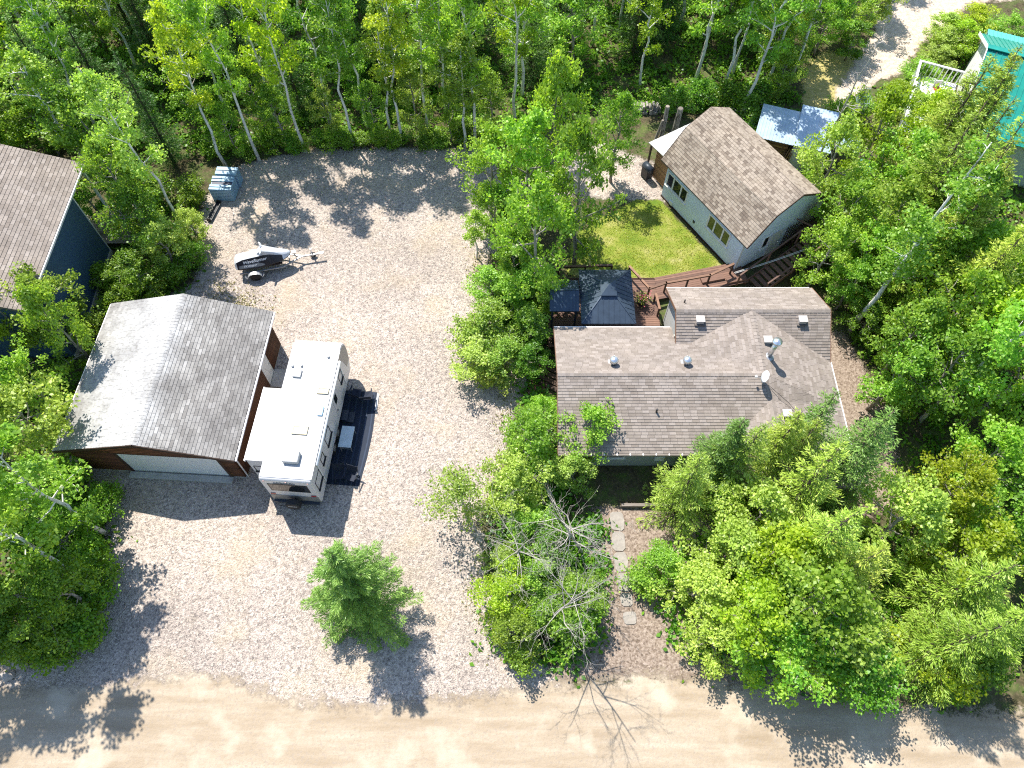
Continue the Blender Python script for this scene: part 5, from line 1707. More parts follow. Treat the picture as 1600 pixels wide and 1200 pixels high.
# sparse tree: few leaves on visible branches
tb, V, T = make_deciduous(600, 6.0, 2.2, .2, .15, 2600, 26, .08, .09, .7)
proto('sparse', 0, tb, V, T, 'dead_wood', 'pale_leaf', 6.0, 2.2)

NAMES = {'aspen': 'aspen_tree', 'leafy': 'leafy_tree', 'shrub': 'shrub', 'spruce': 'spruce_tree', 'lone_spruce': 'spruce_tree', 'dead': 'dead_tree', 'bare_pole': 'dead_tree', 'bare_trunk': 'aspen_tree', 'sparse': 'leafy_tree'}
TR = random.Random(77)
def plant(kind, x, y, H, r, mat, label, group=None, lean=(0, 0), var=None, rz=None):
    ks = [k for k in PROTO if k[0] == kind]
    tm, cm, H0, r0 = PROTO[ks[(var if var is not None else TR.randrange(len(ks))) % len(ks)]]
    e = bpy.data.objects.new(NAMES[kind], None); COL.objects.link(e)
    e.empty_display_size = .2
    e.location = (x, y, 0); e.scale = (r / r0, r / r0, H / H0)
    e.rotation_euler = (lean[0], lean[1], rz if rz is not None else TR.uniform(0, 6.283))
    tag(e, label, 'shrub' if kind == 'shrub' else 'tree', group)
    link('trunk' if kind != 'shrub' else 'stems', tm, e)
    if cm:
        o = link('crown', cm, e)
        if mat and cm.materials[0] != MATS[mat]:
            o.material_slots[0].link = 'OBJECT'; o.material_slots[0].material = MATS[mat]
    return e

TREES = [
 ('lone_spruce', -6.8, 7.75, 8.4, 2.55, 'spruce_lone', 'lone bushy blue-green spruce standing in the open gravel', None, 0),
 ('leafy', -23.95, 22.4, 6.5, 2.2, 'mid_leaf', 'broad leafy tree in front of the navy house wall', None, 0),
 ('leafy', -25.69, 21.6, 6.5, 1.9, 'aspen_leaf_yellow', 'yellow-green young tree in front of the tan neighbour roof', None, 1),
 ('leafy', -22.4, 20.4, 8.2, 1.8, 'mid_leaf', 'tall tree pressed against the garage west eave', None, 2),
 ('leafy', -23.2, 17.6, 6.5, 1.7, 'mid_leaf', 'slim tree at the middle of the garage west eave', None, 0),
 ('leafy', -22.8, 15.59, 7.0, 2.6, 'pale_leaf', 'large pale green tree beside the garage front corner', None, 3),
 ('leafy', -22.42, 11.66, 6.0, 2.3, 'mid_leaf', 'mid green leafy tree in the clump between garage and road', 'leafy trees left of the garage and the road', None),
 ('leafy', -20.79, 10.7, 4.6, 2.1, 'dark_leaf', 'dark green leafy tree in the clump between garage and road', 'leafy trees left of the garage and the road', None),
 ('leafy', -20.7, 7.75, 5.2, 2.2, 'mid_leaf', 'mid green leafy tree in the clump between garage and road', 'leafy trees left of the garage and the road', None),
 ('leafy', -19.18, 7.75, 5.2, 1.9, 'dark_leaf', 'dark green leafy tree in the clump between garage and road', 'leafy trees left of the garage and the road', None),
 ('leafy', -21.03, 6.41, 4.0, 1.7, 'dark_leaf', 'dark green leafy tree in the clump between garage and road', 'leafy trees left of the garage and the road', None),
 ('shrub', -19.81, 10.26, 1.8, 1.2, 'shrub_leaf', 'green shrub edging the clump between garage and road', 'shrubs between garage and road', None),
 ('shrub', -19.93, 12.18, 1.6, 1.0, 'shrub_leaf', 'green shrub edging the clump between garage and road', 'shrubs between garage and road', None),
 ('shrub', -18.93, 6.46, 2.2, 1.3, 'shrub_leaf', 'green shrub edging the clump between garage and road', 'shrubs between garage and road', None),
 ('shrub', -20.26, 5.82, 1.8, 1.2, 'shrub_leaf', 'green shrub edging the clump between garage and road', 'shrubs between garage and road', None),
 ('shrub', -18.88, 8.16, 2.0, 1.2, 'shrub_leaf', 'green shrub edging the clump between garage and road', 'shrubs between garage and road', None),
 ('shrub', -19.97, 13.22, 1.3, 0.9, 'shrub_leaf', 'green shrub edging the clump between garage and road', 'shrubs between garage and road', None),
 ('shrub', -22.1, 13.96, 1.8, 1.2, 'shrub_leaf', 'green shrub edging the clump between garage and road', 'shrubs between garage and road', None),
 ('shrub', -21.71, 5.95, 1.8, 1.1, 'shrub_leaf', 'green shrub edging the clump between garage and road', 'shrubs between garage and road', None),
 ('shrub', -19.15, 9.3, 2.2, 1.1, 'shrub_leaf', 'green shrub edging the clump between garage and road', 'shrubs between garage and road', None),
 ('leafy', -21.81, 29.69, 8.0, 2.1, 'mid_leaf', 'leafy tree between the navy house and the gravel lot', 'leafy trees between navy house and gravel lot', None),
 ('leafy', -24.21, 33.69, 8.5, 2.2, 'mid_leaf', 'leafy tree between the navy house and the gravel lot', 'leafy trees between navy house and gravel lot', None),
 ('leafy', -20.84, 28.5, 5.5, 2.0, 'dark_leaf', 'leafy tree between the navy house and the gravel lot', 'leafy trees between navy house and gravel lot', None),
 ('leafy', -19.84, 27.53, 4.0, 1.9, 'pale_leaf', 'pale silvery bush at the gravel edge next to the jet ski', None, 2),
 ('leafy', -20.98, 25.87, 3.6, 1.7, 'dark_leaf', 'dark leafy bush behind the garage back wall', None, 4),
 ('leafy', -18.97, 29.84, 2.6, 1.2, 'pale_leaf', 'small pale bush beside the black trough', None, 1),
 ('leafy', -25.17, 31.18, 5.0, 1.5, 'dark_leaf', 'dark leafy tree reaching over the navy house roof edge', None, 3),
 ('aspen', -19.8, 30.2, 13.0, 1.7, 'pale_leaf', 'tall grey-barked aspen leaning over the jet ski corner', None, 3),
 ('shrub', -21.38, 25.56, 1.6, 1.2, 'shrub_leaf', 'low shrub between the garage back wall and the forest', 'shrubs behind the garage', None),
 ('shrub', -23.48, 26.51, 1.5, 1.1, 'shrub_leaf', 'low shrub between the garage back wall and the forest', 'shrubs behind the garage', None),
 ('shrub', -18.79, 27.92, 1.5, 1.0, 'shrub_leaf', 'low shrub between the garage back wall and the forest', 'shrubs behind the garage', None),
 ('shrub', -19.6, 26.51, 1.5, 1.1, 'shrub_leaf', 'low shrub between the garage back wall and the forest', 'shrubs behind the garage', None),
 ('shrub', -19.76, 32.82, 1.8, 1.1, 'shrub_leaf', 'low shrub between the garage back wall and the forest', 'shrubs behind the garage', None),
 ('shrub', -22.07, 32.72, 2.0, 1.2, 'shrub_leaf', 'low shrub between the garage back wall and the forest', 'shrubs behind the garage', None),
 ('shrub', -22.31, 24.22, 1.6, 1.0, 'shrub_leaf', 'low shrub between the garage back wall and the forest', 'shrubs behind the garage', None),
 ('aspen', -16.49, 36.48, 14, 1.75, 'aspen_leaf', 'white-trunked aspen in the front row along the gravel edge', 'front row of aspens', None),
 ('aspen', -13.55, 37.24, 14.5, 1.75, 'aspen_leaf_yellow', 'white-trunked aspen in the front row along the gravel edge', 'front row of aspens', None),
 ('aspen', -10.51, 37.94, 12, 1.75, 'mid_leaf', 'white-trunked aspen in the front row along the gravel edge', 'front row of aspens', None),
 ('aspen', -8.08, 38.36, 10.5, 1.75, 'aspen_leaf', 'white-trunked aspen in the front row along the gravel edge', 'front row of aspens', None),
 ('aspen', -7.3, 38.06, 12, 1.75, 'aspen_leaf_yellow', 'white-trunked aspen in the front row along the gravel edge', 'front row of aspens', None),
 ('aspen', -3.08, 37.53, 9.5, 1.75, 'mid_leaf', 'white-trunked aspen in the front row along the gravel edge', 'front row of aspens', None),
 ('aspen', -2.46, 37.94, 13.5, 1.75, 'aspen_leaf', 'white-trunked aspen in the front row along the gravel edge', 'front row of aspens', None),
 ('aspen', 0.22, 40.07, 14, 1.75, 'aspen_leaf_yellow', 'white-trunked aspen in the front row along the gravel edge', 'front row of aspens', None),
 ('aspen', -5.66, 39.15, 12, 1.75, 'mid_leaf', 'white-trunked aspen in the front row along the gravel edge', 'front row of aspens', None),
 ('aspen', -9.66, 39.27, 12.5, 1.75, 'aspen_leaf', 'white-trunked aspen in the front row along the gravel edge', 'front row of aspens', None),
 ('aspen', -15.44, 39.15, 13, 1.75, 'aspen_leaf_yellow', 'white-trunked aspen in the front row along the gravel edge', 'front row of aspens', None),
 ('aspen', -12.06, 39.57, 13, 1.75, 'mid_leaf', 'white-trunked aspen in the front row along the gravel edge', 'front row of aspens', None),
 ('aspen', -4.32, 39.94, 13, 1.75, 'aspen_leaf', 'white-trunked aspen in the front row along the gravel edge', 'front row of aspens', None),
 ('aspen', -18.45, 35.79, 12.5, 1.75, 'aspen_leaf_yellow', 'white-trunked aspen in the front row along the gravel edge', 'front row of aspens', None),
 ('leafy', -14.8, 37.77, 5, 1.4, 'aspen_leaf', 'young leafy tree filling between the front aspens', 'young trees between the front aspens', None),
 ('leafy', -8.96, 38.6, 4.5, 1.3, 'mid_leaf', 'young leafy tree filling between the front aspens', 'young trees between the front aspens', None),
 ('leafy', -6.19, 38.72, 5.5, 1.5, 'pale_leaf', 'young leafy tree filling between the front aspens', 'young trees between the front aspens', None),
 ('leafy', -4.04, 38.24, 4.5, 1.3, 'aspen_leaf', 'young leafy tree filling between the front aspens', 'young trees between the front aspens', None),
 ('leafy', -1.28, 38.72, 5, 1.5, 'mid_leaf', 'young leafy tree filling between the front aspens', 'young trees between the front aspens', None),
 ('leafy', -11.94, 38.6, 4.2, 1.2, 'pale_leaf', 'young leafy tree filling between the front aspens', 'young trees between the front aspens', None),
 ('leafy', -17.81, 36.83, 4.5, 1.3, 'aspen_leaf', 'young leafy tree filling between the front aspens', 'young trees between the front aspens', None),
 ('leafy', -16.13, 38.12, 6, 1.5, 'mid_leaf', 'young leafy tree filling between the front aspens', 'young trees between the front aspens', None),
 ('shrub', -19.7, 36.81, 0.96, 0.69, 'shrub_leaf', 'green shrub in the row where gravel meets the wood', 'shrubs along the gravel edge', None),
 ('shrub', -19.07, 37.14, 1.43, 1.04, 'shrub_leaf', 'green shrub in the row where gravel meets the wood', 'shrubs along the gravel edge', None),
 ('shrub', -17.62, 37.02, 1.08, 0.75, 'shrub_leaf', 'green shrub in the row where gravel meets the wood', 'shrubs along the gravel edge', None),
 ('shrub', -17.27, 36.97, 0.79, 1.11, 'shrub_leaf', 'green shrub in the row where gravel meets the wood', 'shrubs along the gravel edge', None),
 ('shrub', -15.99, 37.68, 1.32, 0.71, 'shrub_leaf', 'green shrub in the row where gravel meets the wood', 'shrubs along the gravel edge', None),
 ('shrub', -15.57, 37.56, 1.26, 1.07, 'shrub_leaf', 'green shrub in the row where gravel meets the wood', 'shrubs along the gravel edge', None),
 ('shrub', -14.18, 37.11, 1.15, 0.97, 'shrub_leaf', 'green shrub in the row where gravel meets the wood', 'shrubs along the gravel edge', None),
 ('shrub', -13.67, 37.25, 1.03, 0.65, 'shrub_leaf', 'green shrub in the row where gravel meets the wood', 'shrubs along the gravel edge', None),
 ('shrub', -12.56, 37.95, 1.09, 0.77, 'shrub_leaf', 'green shrub in the row where gravel meets the wood', 'shrubs along the gravel edge', None),
 ('shrub', -11.7, 37.72, 1.39, 1.07, 'shrub_leaf', 'green shrub in the row where gravel meets the wood', 'shrubs along the gravel edge', None),
 ('shrub', -11.19, 37.63, 1.14, 0.84, 'shrub_leaf', 'green shrub in the row where gravel meets the wood', 'shrubs along the gravel edge', None),
 ('shrub', -10.63, 37.58, 1.33, 0.62, 'shrub_leaf', 'green shrub in the row where gravel meets the wood', 'shrubs along the gravel edge', None),
 ('shrub', -9.92, 37.93, 0.85, 0.89, 'shrub_leaf', 'green shrub in the row where gravel meets the wood', 'shrubs along the gravel edge', None),
 ('shrub', -8.69, 37.72, 1.5, 0.71, 'shrub_leaf', 'green shrub in the row where gravel meets the wood', 'shrubs along the gravel edge', None),
 ('shrub', -7.89, 37.64, 1.17, 0.75, 'shrub_leaf', 'green shrub in the row where gravel meets the wood', 'shrubs along the gravel edge', None),
 ('shrub', -7.13, 38.21, 0.89, 0.91, 'shrub_leaf', 'green shrub in the row where gravel meets the wood', 'shrubs along the gravel edge', None),
 ('shrub', -5.78, 37.65, 0.66, 0.73, 'shrub_leaf', 'green shrub in the row where gravel meets the wood', 'shrubs along the gravel edge', None),
 ('shrub', -5.08, 38.19, 0.81, 0.78, 'shrub_leaf', 'green shrub in the row where gravel meets the wood', 'shrubs along the gravel edge', None),
 ('shrub', -4.73, 38.1, 0.64, 0.98, 'shrub_leaf', 'green shrub in the row where gravel meets the wood', 'shrubs along the gravel edge', None),
 ('shrub', -3.29, 38.62, 1.26, 1.13, 'shrub_leaf', 'green shrub in the row where gravel meets the wood', 'shrubs along the gravel edge', None),
 ('shrub', -3.17, 38.04, 1.47, 1.03, 'shrub_leaf', 'green shrub in the row where gravel meets the wood', 'shrubs along the gravel edge', None),
 ('shrub', -2.0, 38.72, 1.16, 1.05, 'shrub_leaf', 'green shrub in the row where gravel meets the wood', 'shrubs along the gravel edge', None),
 ('leafy', 3.7, 28.0, 11.2, 2.3, 'mid_leaf', 'tall tree whose trunk stands at the lawn edge above the gazebo', None, 1),
 ('leafy', 0.71, 30.37, 9.5, 2.7, 'aspen_leaf', 'biggest bright green tree between gravel lot and lawn', None, 0),
 ('leafy', 2.31, 32.47, 11.5, 2.1, 'aspen_leaf', 'tallest spire-topped tree between gravel lot and lawn', None, 2),
 ('leafy', 6.3, 34.54, 7.0, 1.7, 'aspen_leaf', 'slim bright tree reaching toward the studio lean-to', None, 3),
 ('leafy', 1.3, 25.2, 9.8, 2.5, 'aspen_leaf', 'tall rounded tree shading the small dark canopy', None, 4),
 ('leafy', -1.29, 31.66, 7.5, 2.1, 'aspen_leaf', 'bright tree overhanging the gravel beside the biggest tree', None, 3),
 ('leafy', -1.12, 29.93, 4.5, 1.5, 'mid_leaf', 'low bright tree behind the slender aspen', None, 1),
 ('leafy', 0.0, 26.41, 5.0, 1.6, 'mid_leaf', 'low tree in the thicket beside the gazebos', None, 2),
 ('aspen', -2.11, 28.33, 4.6, 1.0, 'mid_leaf', 'small slender aspen standing apart at the gravel edge', None, 0),
 ('spruce', -0.19, 28.43, 3.2, 0.75, 'spruce_green', 'small blue-green spruce beside the slender aspen', None, 1),
 ('leafy', -1.07, 25.21, 3.0, 1.6, 'mid_leaf', 'bushy shrub in the thicket west of the bungalow and gazebos', 'thicket west of the bungalow', None),
 ('leafy', 0.53, 24.62, 3.4, 1.7, 'mid_leaf', 'bushy shrub in the thicket west of the bungalow and gazebos', 'thicket west of the bungalow', None),
 ('leafy', 1.04, 22.35, 3.2, 1.6, 'dark_leaf', 'bushy shrub in the thicket west of the bungalow and gazebos', 'thicket west of the bungalow', None),
 ('leafy', -1.22, 22.91, 2.8, 1.7, 'mid_leaf', 'bushy shrub in the thicket west of the bungalow and gazebos', 'thicket west of the bungalow', None),
 ('leafy', -1.87, 20.52, 2.6, 1.7, 'pale_leaf', 'bushy shrub in the thicket west of the bungalow and gazebos', 'thicket west of the bungalow', None),
 ('leafy', -0.34, 20.46, 2.8, 1.5, 'mid_leaf', 'bushy shrub in the thicket west of the bungalow and gazebos', 'thicket west of the bungalow', None),
 ('shrub', -1.02, 19.6, 1.8, 1.1, 'pale_leaf', 'bushy shrub in the thicket west of the bungalow and gazebos', 'thicket west of the bungalow', None),
 ('leafy', 0.85, 20.52, 2.6, 1.2, 'dark_leaf', 'bushy shrub in the thicket west of the bungalow and gazebos', 'thicket west of the bungalow', None),
 ('leafy', 1.76, 24.04, 3.2, 1.2, 'mid_leaf', 'bushy shrub in the thicket west of the bungalow and gazebos', 'thicket west of the bungalow', None),
 ('shrub', -2.26, 21.89, 2.2, 1.3, 'pale_leaf', 'bushy shrub in the thicket west of the bungalow and gazebos', 'thicket west of the bungalow', None),
 ('leafy', 0.77, 15.08, 5.0, 1.9, 'aspen_leaf', 'bright green tree beside the bungalow west corner', None, 1),
 ('leafy', 3.74, 15.69, 4.6, 1.7, 'mid_leaf', 'leafy tree overhanging the bungalow front eave', None, 3),
 ('sparse', -2.21, 12.26, 5.0, 1.7, 'pale_leaf', 'thin-leaved tree stretching its limbs over the open gravel', None, 0),
 ('leafy', 0.0, 12.87, 4.6, 1.8, 'pale_leaf', 'pale leafy tree next to the thin-leaved tree', None, 0),
 ('leafy', 2.95, 13.98, 3.2, 1.5, 'pale_leaf', 'pale bush in front of the bungalow by the dark entrance', None, 2),
 ('leafy', 1.63, 17.35, 3.0, 1.0, 'aspen_leaf', 'small bright bush against the bungalow west wall', None, 4),
 ('dead', 0.32, 9.93, 5.6, 2.0, None, 'bare grey dead tree nearest the open gravel', None, 0),
 ('dead', 3.38, 10.43, 5.8, 2.5, None, 'wide-branched bare dead tree in front of the bungalow entrance', None, 1),
 ('dead', 1.62, 7.02, 8.5, 2.0, None, 'bare dead tree standing over the roadside shrubs', None, 2),
 ('leafy', -0.28, 8.0, 3.2, 1.5, 'aspen_leaf_yellow', 'leafy bush in the roadside thicket below the dead trees', 'roadside thicket', None),
 ('leafy', 0.0, 6.53, 2.8, 1.4, 'mid_leaf', 'leafy bush in the roadside thicket below the dead trees', 'roadside thicket', None),
 ('leafy', 3.01, 8.17, 3.0, 1.5, 'mid_leaf', 'leafy bush in the roadside thicket below the dead trees', 'roadside thicket', None),
 ('shrub', 2.26, 6.6, 2.2, 1.2, 'mid_leaf', 'leafy bush in the roadside thicket below the dead trees', 'roadside thicket', None),
 ('leafy', 1.16, 8.89, 3.0, 1.4, 'mid_leaf', 'leafy bush in the roadside thicket below the dead trees', 'roadside thicket', None),
 ('shrub', 0.42, 5.43, 1.6, 0.9, 'mid_leaf', 'leafy bush in the roadside thicket below the dead trees', 'roadside thicket', None),
 ('shrub', 2.98, 6.87, 2.2, 1.2, 'dark_leaf', 'leafy bush in the roadside thicket below the dead trees', 'roadside thicket', None),
 ('leafy', -0.29, 9.56, 2.4, 1.3, 'pale_leaf', 'leafy bush in the roadside thicket below the dead trees', 'roadside thicket', None),
 ('leafy', 1.42, 7.26, 2.4, 1.3, 'mid_leaf', 'leafy bush in the roadside thicket below the dead trees', 'roadside thicket', None),
 ('leafy', 1.77, 10.37, 3.0, 1.5, 'dark_leaf', 'leafy bush in the roadside thicket below the dead trees', 'roadside thicket', None),
 ('leafy', 0.9, 11.28, 3.0, 1.5, 'mid_leaf', 'leafy bush in the roadside thicket below the dead trees', 'roadside thicket', None),
 ('leafy', 6.9, 9.53, 2.6, 1.4, 'aspen_leaf', 'round bush on the mulch beside the garden path slabs', None, 2),
 ('shrub', 5.92, 8.96, 1.4, 1.0, 'mid_leaf', 'low bush at the garden path foot', None, 1),
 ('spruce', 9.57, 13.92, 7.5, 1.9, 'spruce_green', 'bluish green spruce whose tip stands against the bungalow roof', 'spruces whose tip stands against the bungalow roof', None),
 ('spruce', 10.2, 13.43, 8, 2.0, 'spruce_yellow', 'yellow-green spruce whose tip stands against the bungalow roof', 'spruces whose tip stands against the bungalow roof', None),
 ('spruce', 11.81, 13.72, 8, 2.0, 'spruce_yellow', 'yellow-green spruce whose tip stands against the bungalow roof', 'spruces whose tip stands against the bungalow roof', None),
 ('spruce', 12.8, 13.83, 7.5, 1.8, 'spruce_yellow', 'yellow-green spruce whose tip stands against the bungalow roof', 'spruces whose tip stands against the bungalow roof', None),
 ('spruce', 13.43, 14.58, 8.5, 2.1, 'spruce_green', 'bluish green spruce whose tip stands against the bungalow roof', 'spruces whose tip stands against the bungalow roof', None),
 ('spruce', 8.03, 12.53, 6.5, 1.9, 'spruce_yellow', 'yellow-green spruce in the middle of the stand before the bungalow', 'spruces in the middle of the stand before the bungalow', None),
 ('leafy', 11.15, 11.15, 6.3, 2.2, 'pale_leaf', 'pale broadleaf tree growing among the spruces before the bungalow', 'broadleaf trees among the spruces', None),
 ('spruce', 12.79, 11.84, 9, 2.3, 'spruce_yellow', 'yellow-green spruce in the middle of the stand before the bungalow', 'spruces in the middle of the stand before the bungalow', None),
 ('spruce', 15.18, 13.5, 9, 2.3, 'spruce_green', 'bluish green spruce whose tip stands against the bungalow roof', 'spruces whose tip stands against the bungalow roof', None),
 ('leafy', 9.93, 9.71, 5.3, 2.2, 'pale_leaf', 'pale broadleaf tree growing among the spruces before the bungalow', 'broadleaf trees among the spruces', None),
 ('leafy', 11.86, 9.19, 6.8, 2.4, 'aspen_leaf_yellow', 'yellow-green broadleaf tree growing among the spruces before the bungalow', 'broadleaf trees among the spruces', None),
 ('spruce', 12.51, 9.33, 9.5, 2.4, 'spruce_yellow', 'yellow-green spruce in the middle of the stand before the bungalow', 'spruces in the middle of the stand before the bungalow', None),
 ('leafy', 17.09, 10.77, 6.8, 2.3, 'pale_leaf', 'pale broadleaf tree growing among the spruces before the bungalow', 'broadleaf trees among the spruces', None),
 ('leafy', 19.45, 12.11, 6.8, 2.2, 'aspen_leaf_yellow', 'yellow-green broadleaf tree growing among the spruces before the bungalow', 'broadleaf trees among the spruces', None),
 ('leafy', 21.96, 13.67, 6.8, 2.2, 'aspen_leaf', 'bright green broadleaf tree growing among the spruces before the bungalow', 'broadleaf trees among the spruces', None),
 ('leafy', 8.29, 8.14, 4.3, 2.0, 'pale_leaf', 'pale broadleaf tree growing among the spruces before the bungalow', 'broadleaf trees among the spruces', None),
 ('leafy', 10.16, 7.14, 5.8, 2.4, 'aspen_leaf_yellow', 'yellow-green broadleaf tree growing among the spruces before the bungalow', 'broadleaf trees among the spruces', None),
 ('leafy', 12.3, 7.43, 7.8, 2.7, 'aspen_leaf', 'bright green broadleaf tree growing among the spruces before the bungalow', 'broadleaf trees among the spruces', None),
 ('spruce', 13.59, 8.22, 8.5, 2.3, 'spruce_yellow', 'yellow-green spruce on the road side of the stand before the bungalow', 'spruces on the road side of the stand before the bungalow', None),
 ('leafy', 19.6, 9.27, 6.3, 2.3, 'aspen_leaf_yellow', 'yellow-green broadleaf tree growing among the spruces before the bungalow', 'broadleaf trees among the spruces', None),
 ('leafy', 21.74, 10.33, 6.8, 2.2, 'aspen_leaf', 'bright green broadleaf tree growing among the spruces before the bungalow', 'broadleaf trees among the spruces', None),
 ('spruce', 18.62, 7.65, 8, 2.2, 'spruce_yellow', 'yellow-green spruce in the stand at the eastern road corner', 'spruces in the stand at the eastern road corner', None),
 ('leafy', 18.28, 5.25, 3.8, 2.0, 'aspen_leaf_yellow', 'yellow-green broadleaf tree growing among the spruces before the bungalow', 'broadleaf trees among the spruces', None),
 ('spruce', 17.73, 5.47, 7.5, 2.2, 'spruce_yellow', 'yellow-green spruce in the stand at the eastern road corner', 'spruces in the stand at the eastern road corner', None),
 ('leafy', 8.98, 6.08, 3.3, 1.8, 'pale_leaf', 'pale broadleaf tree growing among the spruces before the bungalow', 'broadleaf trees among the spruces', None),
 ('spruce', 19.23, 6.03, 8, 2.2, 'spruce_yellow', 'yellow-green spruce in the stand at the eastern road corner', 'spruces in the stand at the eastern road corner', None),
 ('leafy', 11.11, 5.42, 4.8, 2.3, 'aspen_leaf', 'bright green broadleaf tree growing among the spruces before the bungalow', 'broadleaf trees among the spruces', None),
 ('leafy', 13.36, 5.59, 5.8, 2.4, 'pale_leaf', 'pale broadleaf tree growing among the spruces before the bungalow', 'broadleaf trees among the spruces', None),
 ('leafy', 12.27, 5.87, 5.5, 2.6, 'dark_leaf', 'big dark green tree bulging toward the road among the spruces', None, 0),
 ('leafy', 14.15, 4.71, 4.2, 2.0, 'dark_leaf', 'dark bush at the road edge below the spruces', None, 3),
 ('leafy', 10.72, 6.41, 4.0, 1.9, 'mid_leaf', 'mid green bush between mulch bed and road', None, 1),
 ('leafy', 18.94, 4.94, 4.5, 1.9, 'dark_leaf', 'dark green tree at the road edge near the property corner', None, 4),
 ('leafy', 9.9, 12.35, 4.0, 1.4, 'mid_leaf', 'green bush under the spruces near the entrance timber', None, 2),
 ('leafy', 18.29, 31.65, 8, 2.2, 'pale_leaf', 'pale silvery green tree beside the studio stairs and mast', 'trees beside the studio stairs and mast', None),
 ('leafy', 21.41, 33.97, 8, 2.3, 'aspen_leaf_yellow', 'yellow-green tree between studio and green-roofed house', 'trees between studio and green-roofed house', None),
 ('leafy', 24.52, 34.81, 7, 2.2, 'aspen_leaf_yellow', 'yellow-green tree between studio and green-roofed house', 'trees between studio and green-roofed house', None),
 ('leafy', 21.7, 30.66, 8, 2.4, 'mid_leaf', 'mid green tree between studio and green-roofed house', 'trees between studio and green-roofed house', None),
 ('leafy', 18.59, 28.28, 6.5, 2.0, 'mid_leaf', 'mid green tree beside the studio stairs and mast', 'trees beside the studio stairs and mast', None),
 ('leafy', 17.14, 25.99, 6, 1.8, 'mid_leaf', 'mid green tree beside the side yard east of the bungalow', 'trees beside the side yard east of the bungalow', None),
 ('leafy', 20.17, 27.35, 8, 2.4, 'mid_leaf', 'mid green tree between studio and green-roofed house', 'trees between studio and green-roofed house', None),
 ('leafy', 22.86, 28.27, 8, 2.3, 'pale_leaf', 'pale silvery green tree between studio and green-roofed house', 'trees between studio and green-roofed house', None),
 ('leafy', 23.24, 24.09, 8.5, 2.5, 'aspen_leaf', 'bright green tree in the belt farther east of the side yard', 'trees in the belt farther east of the side yard', None),
 ('leafy', 21.34, 24.28, 7, 2.2, 'mid_leaf', 'mid green tree beside the side yard east of the bungalow', 'trees beside the side yard east of the bungalow', None),
 ('leafy', 24.76, 23.07, 9, 2.5, 'aspen_leaf', 'bright green tree in the belt farther east of the side yard', 'trees in the belt farther east of the side yard', None),
 ('leafy', 18.55, 24.62, 4.5, 1.4, 'mid_leaf', 'mid green tree beside the side yard east of the bungalow', 'trees beside the side yard east of the bungalow', None),
 ('leafy', 21.66, 20.89, 8.5, 2.5, 'aspen_leaf', 'bright green tree in the belt farther east of the side yard', 'trees in the belt farther east of the side yard', None),
 ('leafy', 19.78, 20.09, 7.5, 2.2, 'mid_leaf', 'mid green tree beside the side yard east of the bungalow', 'trees beside the side yard east of the bungalow', None),
 ('leafy', 23.53, 19.75, 8.5, 2.4, 'aspen_leaf_yellow', 'yellow-green tree in the belt farther east of the side yard', 'trees in the belt farther east of the side yard', None),
 ('leafy', 25.26, 20.71, 9, 2.4, 'mid_leaf', 'mid green tree in the belt farther east of the side yard', 'trees in the belt farther east of the side yard', None),
 ('leafy', 18.89, 18.18, 6.5, 1.9, 'mid_leaf', 'mid green tree beside the side yard east of the bungalow', 'trees beside the side yard east of the bungalow', None),
 ('leafy', 20.58, 17.73, 8, 2.2, 'mid_leaf', 'mid green tree in the belt farther east of the side yard', 'trees in the belt farther east of the side yard', None),
 ('leafy', 23.64, 17.23, 8.5, 2.3, 'aspen_leaf', 'bright green tree in the belt farther east of the side yard', 'trees in the belt farther east of the side yard', None),
 ('leafy', 19.5, 22.84, 3.0, 1.4, 'dark_leaf', 'dark green tree beside the side yard east of the bungalow', 'trees beside the side yard east of the bungalow', None),
 ('leafy', 19.24, 25.99, 6, 2.0, 'aspen_leaf', 'bright green tree beside the side yard east of the bungalow', 'trees beside the side yard east of the bungalow', None),
 ('aspen', 15.61, 40.32, 12.5, 2.0, 'aspen_leaf', 'aspen shading the metal shed behind the studio', 'aspens behind the studio', None),
 ('aspen', 14.54, 42.61, 12.5, 2.0, 'aspen_leaf', 'aspen shading the metal shed behind the studio', 'aspens behind the studio', None),
 ('aspen', 17.62, 43.26, 12.5, 2.0, 'aspen_leaf', 'aspen shading the metal shed behind the studio', 'aspens behind the studio', None),
 ('aspen', 19.39, 43.92, 12.5, 2.0, 'aspen_leaf', 'aspen shading the metal shed behind the studio', 'aspens behind the studio', None),
 ('aspen', 12.79, 43.92, 12.5, 2.0, 'aspen_leaf', 'aspen shading the metal shed behind the studio', 'aspens behind the studio', None),
 ('aspen', 21.8, 25.0, 11.5, 1.9, 'aspen_leaf', 'white-trunked aspen behind the leaning bare trunk', None, 1),
 ('bare_trunk', 19.07, 23.1, 13.5, 1.2, 'aspen_leaf', 'tall nearly bare pale trunk rising from the side yard', None, 0),
 ('aspen', 21.5, 17.5, 11.5, 1.9, 'aspen_leaf', 'white-trunked aspen beside the side yard mulch', None, 2),
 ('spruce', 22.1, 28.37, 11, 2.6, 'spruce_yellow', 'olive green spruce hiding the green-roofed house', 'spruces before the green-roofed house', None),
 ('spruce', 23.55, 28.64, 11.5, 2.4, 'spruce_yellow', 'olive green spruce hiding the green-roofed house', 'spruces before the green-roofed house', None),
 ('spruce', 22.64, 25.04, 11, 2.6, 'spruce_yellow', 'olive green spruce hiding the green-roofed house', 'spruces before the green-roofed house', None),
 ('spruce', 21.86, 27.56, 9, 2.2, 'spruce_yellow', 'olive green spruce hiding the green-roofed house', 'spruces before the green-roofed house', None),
 ('spruce', 21.88, 24.47, 10, 2.3, 'spruce_yellow', 'olive green spruce hiding the green-roofed house', 'spruces before the green-roofed house', None),
